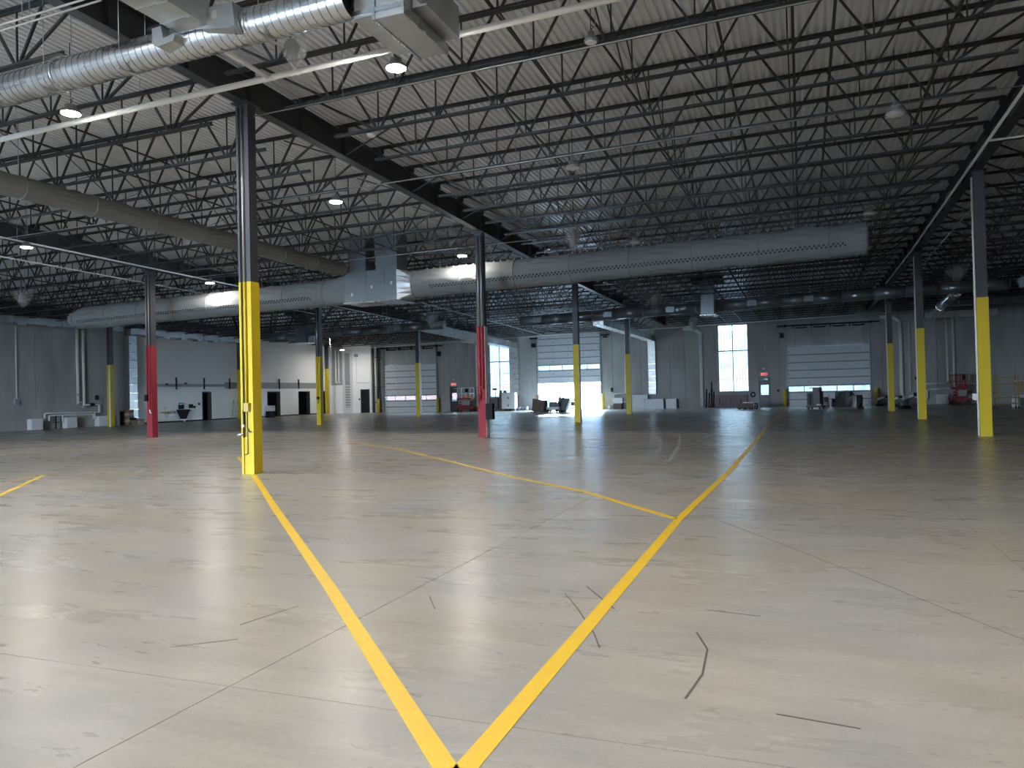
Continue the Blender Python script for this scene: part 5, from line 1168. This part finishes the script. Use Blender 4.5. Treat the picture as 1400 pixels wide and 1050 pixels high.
for u, v, z, w, h in blk:
    mb = MB().cbox(c_(u, v, .12 + h / 2), (w, .8, h), rot); mb.v = [(a + random.uniform(-.05, .05), b + random.uniform(-.05, .05), c + random.uniform(-.05, .03) * (1 if c > .2 else 0)) for a, b, c in mb.v]; obj('wrapped_block', mb, M['wrap'], t)
obj('grey_case', MB().cbox(c_(-.42, -.1, .98), (.55, .6, .3), rot).cbox(c_(.06, -.05, 1.0), (.28, .5, .28), rot), M['machine'], t)
# floor machines at right, behind the columns
def scrubber(x, y, lab, s=1.0):
    t = thing('floor_scrubber', (x, y, 0), lab, 'floor machine')
    obj('tank', MB().prism([(x - .5 * s, .2 * s), (x + .35 * s, .2 * s), (x + .4 * s, .55 * s), (x + .1 * s, .75 * s), (x - .3 * s, .72 * s), (x - .5 * s, .5 * s)], 'y', y - .3 * s, y + .3 * s), M['machine'], t)
    obj('upper_tank', MB().prism([(x - .45 * s, .5 * s), (x + .1 * s, .72 * s), (x - .05 * s, .85 * s), (x - .42 * s, .72 * s)], 'y', y - .31 * s, y - .02 * s), M['cream'], t)
    obj('scrub_deck', MB().lathe((x - .3 * s, y, .02), [(.36 * s, 0), (.36 * s, .12 * s), (.2 * s, .2 * s)], 16), M['black'], t)
    for yy in (-.3, .3): obj('wheel', MB().tube([(x + .15 * s, y + yy * s - .04, .18 * s), (x + .15 * s, y + yy * s + .04, .18 * s)], .18 * s, 14), M['rubber'], t)
    obj('handle', MB().tube([(x + .35 * s, y - .22 * s, .6 * s), (x + .6 * s, y - .22 * s, 1.0 * s), (x + .6 * s, y + .22 * s, 1.0 * s), (x + .35 * s, y + .22 * s, .6 * s)], .025, 8), M['grey'], t)
    obj('control_head', MB().box(x + .2 * s, x + .4 * s, y - .2 * s, y + .2 * s, .72 * s, .95 * s), M['black'], t)
    obj('squeegee', MB().box(x + .45 * s, x + .52 * s, y - .4 * s, y + .4 * s, .01, .1 * s), M['rubber'], t)
scrubber(16.7, 39.5, 'larger white and black floor scrubber behind the second right column', 1.05); scrubber(16.55, 45.2, 'smaller dark floor machine between the right columns', .8); scrubber(15.9, 47.6, 'pale upright floor machine left of the farthest right column', .8)
for x, lab in ((20.0, 'white cabinet left of the dark red lift'), (21.75, 'white cabinet right of the dark red lift'), (17.95, 'white cabinet behind the second right column')):
    t = thing('pump_cabinet', (x, 50.2, 0), lab, 'cabinet', 'white cabinets at the far right'); obj('casing', MB().box(x - .4, x + .4, 49.95, 50.4, .02, .72), M['cream'], t); obj('front_cover', MB().box(x - .36, x + .36, 49.93, 49.95, .06, .68), M['cream'], t); obj('base_frame', MB().box(x - .38, x + .38, 49.97, 50.38, 0, .02), M['black'], t)
# scaffold cart
t = thing('scaffold_cart', (21.2, 37.4, 0), 'dull yellow wheeled scaffold frame right of the nearest right column', 'scaffold')
sx0, sx1, sy0, sy1 = 20.75, 21.85, 36.8, 37.9
for xx, yy in ((sx0, sy0), (sx0 + .05, sy1), (sx1 - .1, sy0), (sx1, sy1)):
    obj('upright', MB().tube([(xx, yy, .14), (xx, yy, 1.95)], .03, 8), M['scaff'], t); obj('castor', MB().tube([(xx - .03, yy, .07), (xx + .03, yy, .07)], .07, 12), M['rubber'], t)
for z in (.3, .62, .95, 1.4, 1.75): obj('rung', MB().tube([(sx0, sy0, z), (sx1 - .1, sy0, z)], .02, 8).tube([(sx0 + .05, sy1, z), (sx1, sy1, z)], .02, 8).tube([(sx0, sy0, z), (sx0 + .05, sy1, z)], .02, 8), M['scaff'], t)
obj('platform', MB().box(sx0 - .03, sx0 + .4, sy0 - .03, sy1, .86, .92).box(sx0, sx1, sy0 - .02, sy0 + .3, .95, 1.0), M['wood'], t); obj('tool_basket', MB().box(sx1 - .1, sx1 + .35, sy1 - .3, sy1, 1.0, 1.55), M['wood'], t); obj('basket_rim', MB().tube([(sx1 - .1, sy1 - .3, 1.56), (sx1 + .42, sy1 - .3, 1.56)], .025), M['cream'], t)
t = thing('white_drum', (22.3, 39.8, 0), 'white plastic drum behind the scaffold frame', 'drum'); obj('drum_body', MB().lathe((22.3, 39.8, 0), [(.2, 0), (.22, .05), (.22, .62), (.16, .7)], 16), M['cream'], t); obj('lid', MB().lathe((22.3, 39.8, .7), [(.17, 0), (.16, .03)], 16), M['grey'], t)
t = thing('packing_machine', (22.6, 38.4, 0), 'dark wheeled machine with a white top at the right picture edge', 'machine'); obj('body', MB().box(22.3, 23.2, 38.1, 38.8, .12, .6), M['machine'], t); obj('top_cover', MB().box(22.2, 23.2, 38.05, 38.85, .6, .75), M['cream'], t)
for xx in (22.4, 23.0): obj('wheel', MB().tube([(xx, 38.06, .1), (xx, 38.14, .1)], .1, 12), M['rubber'], t)
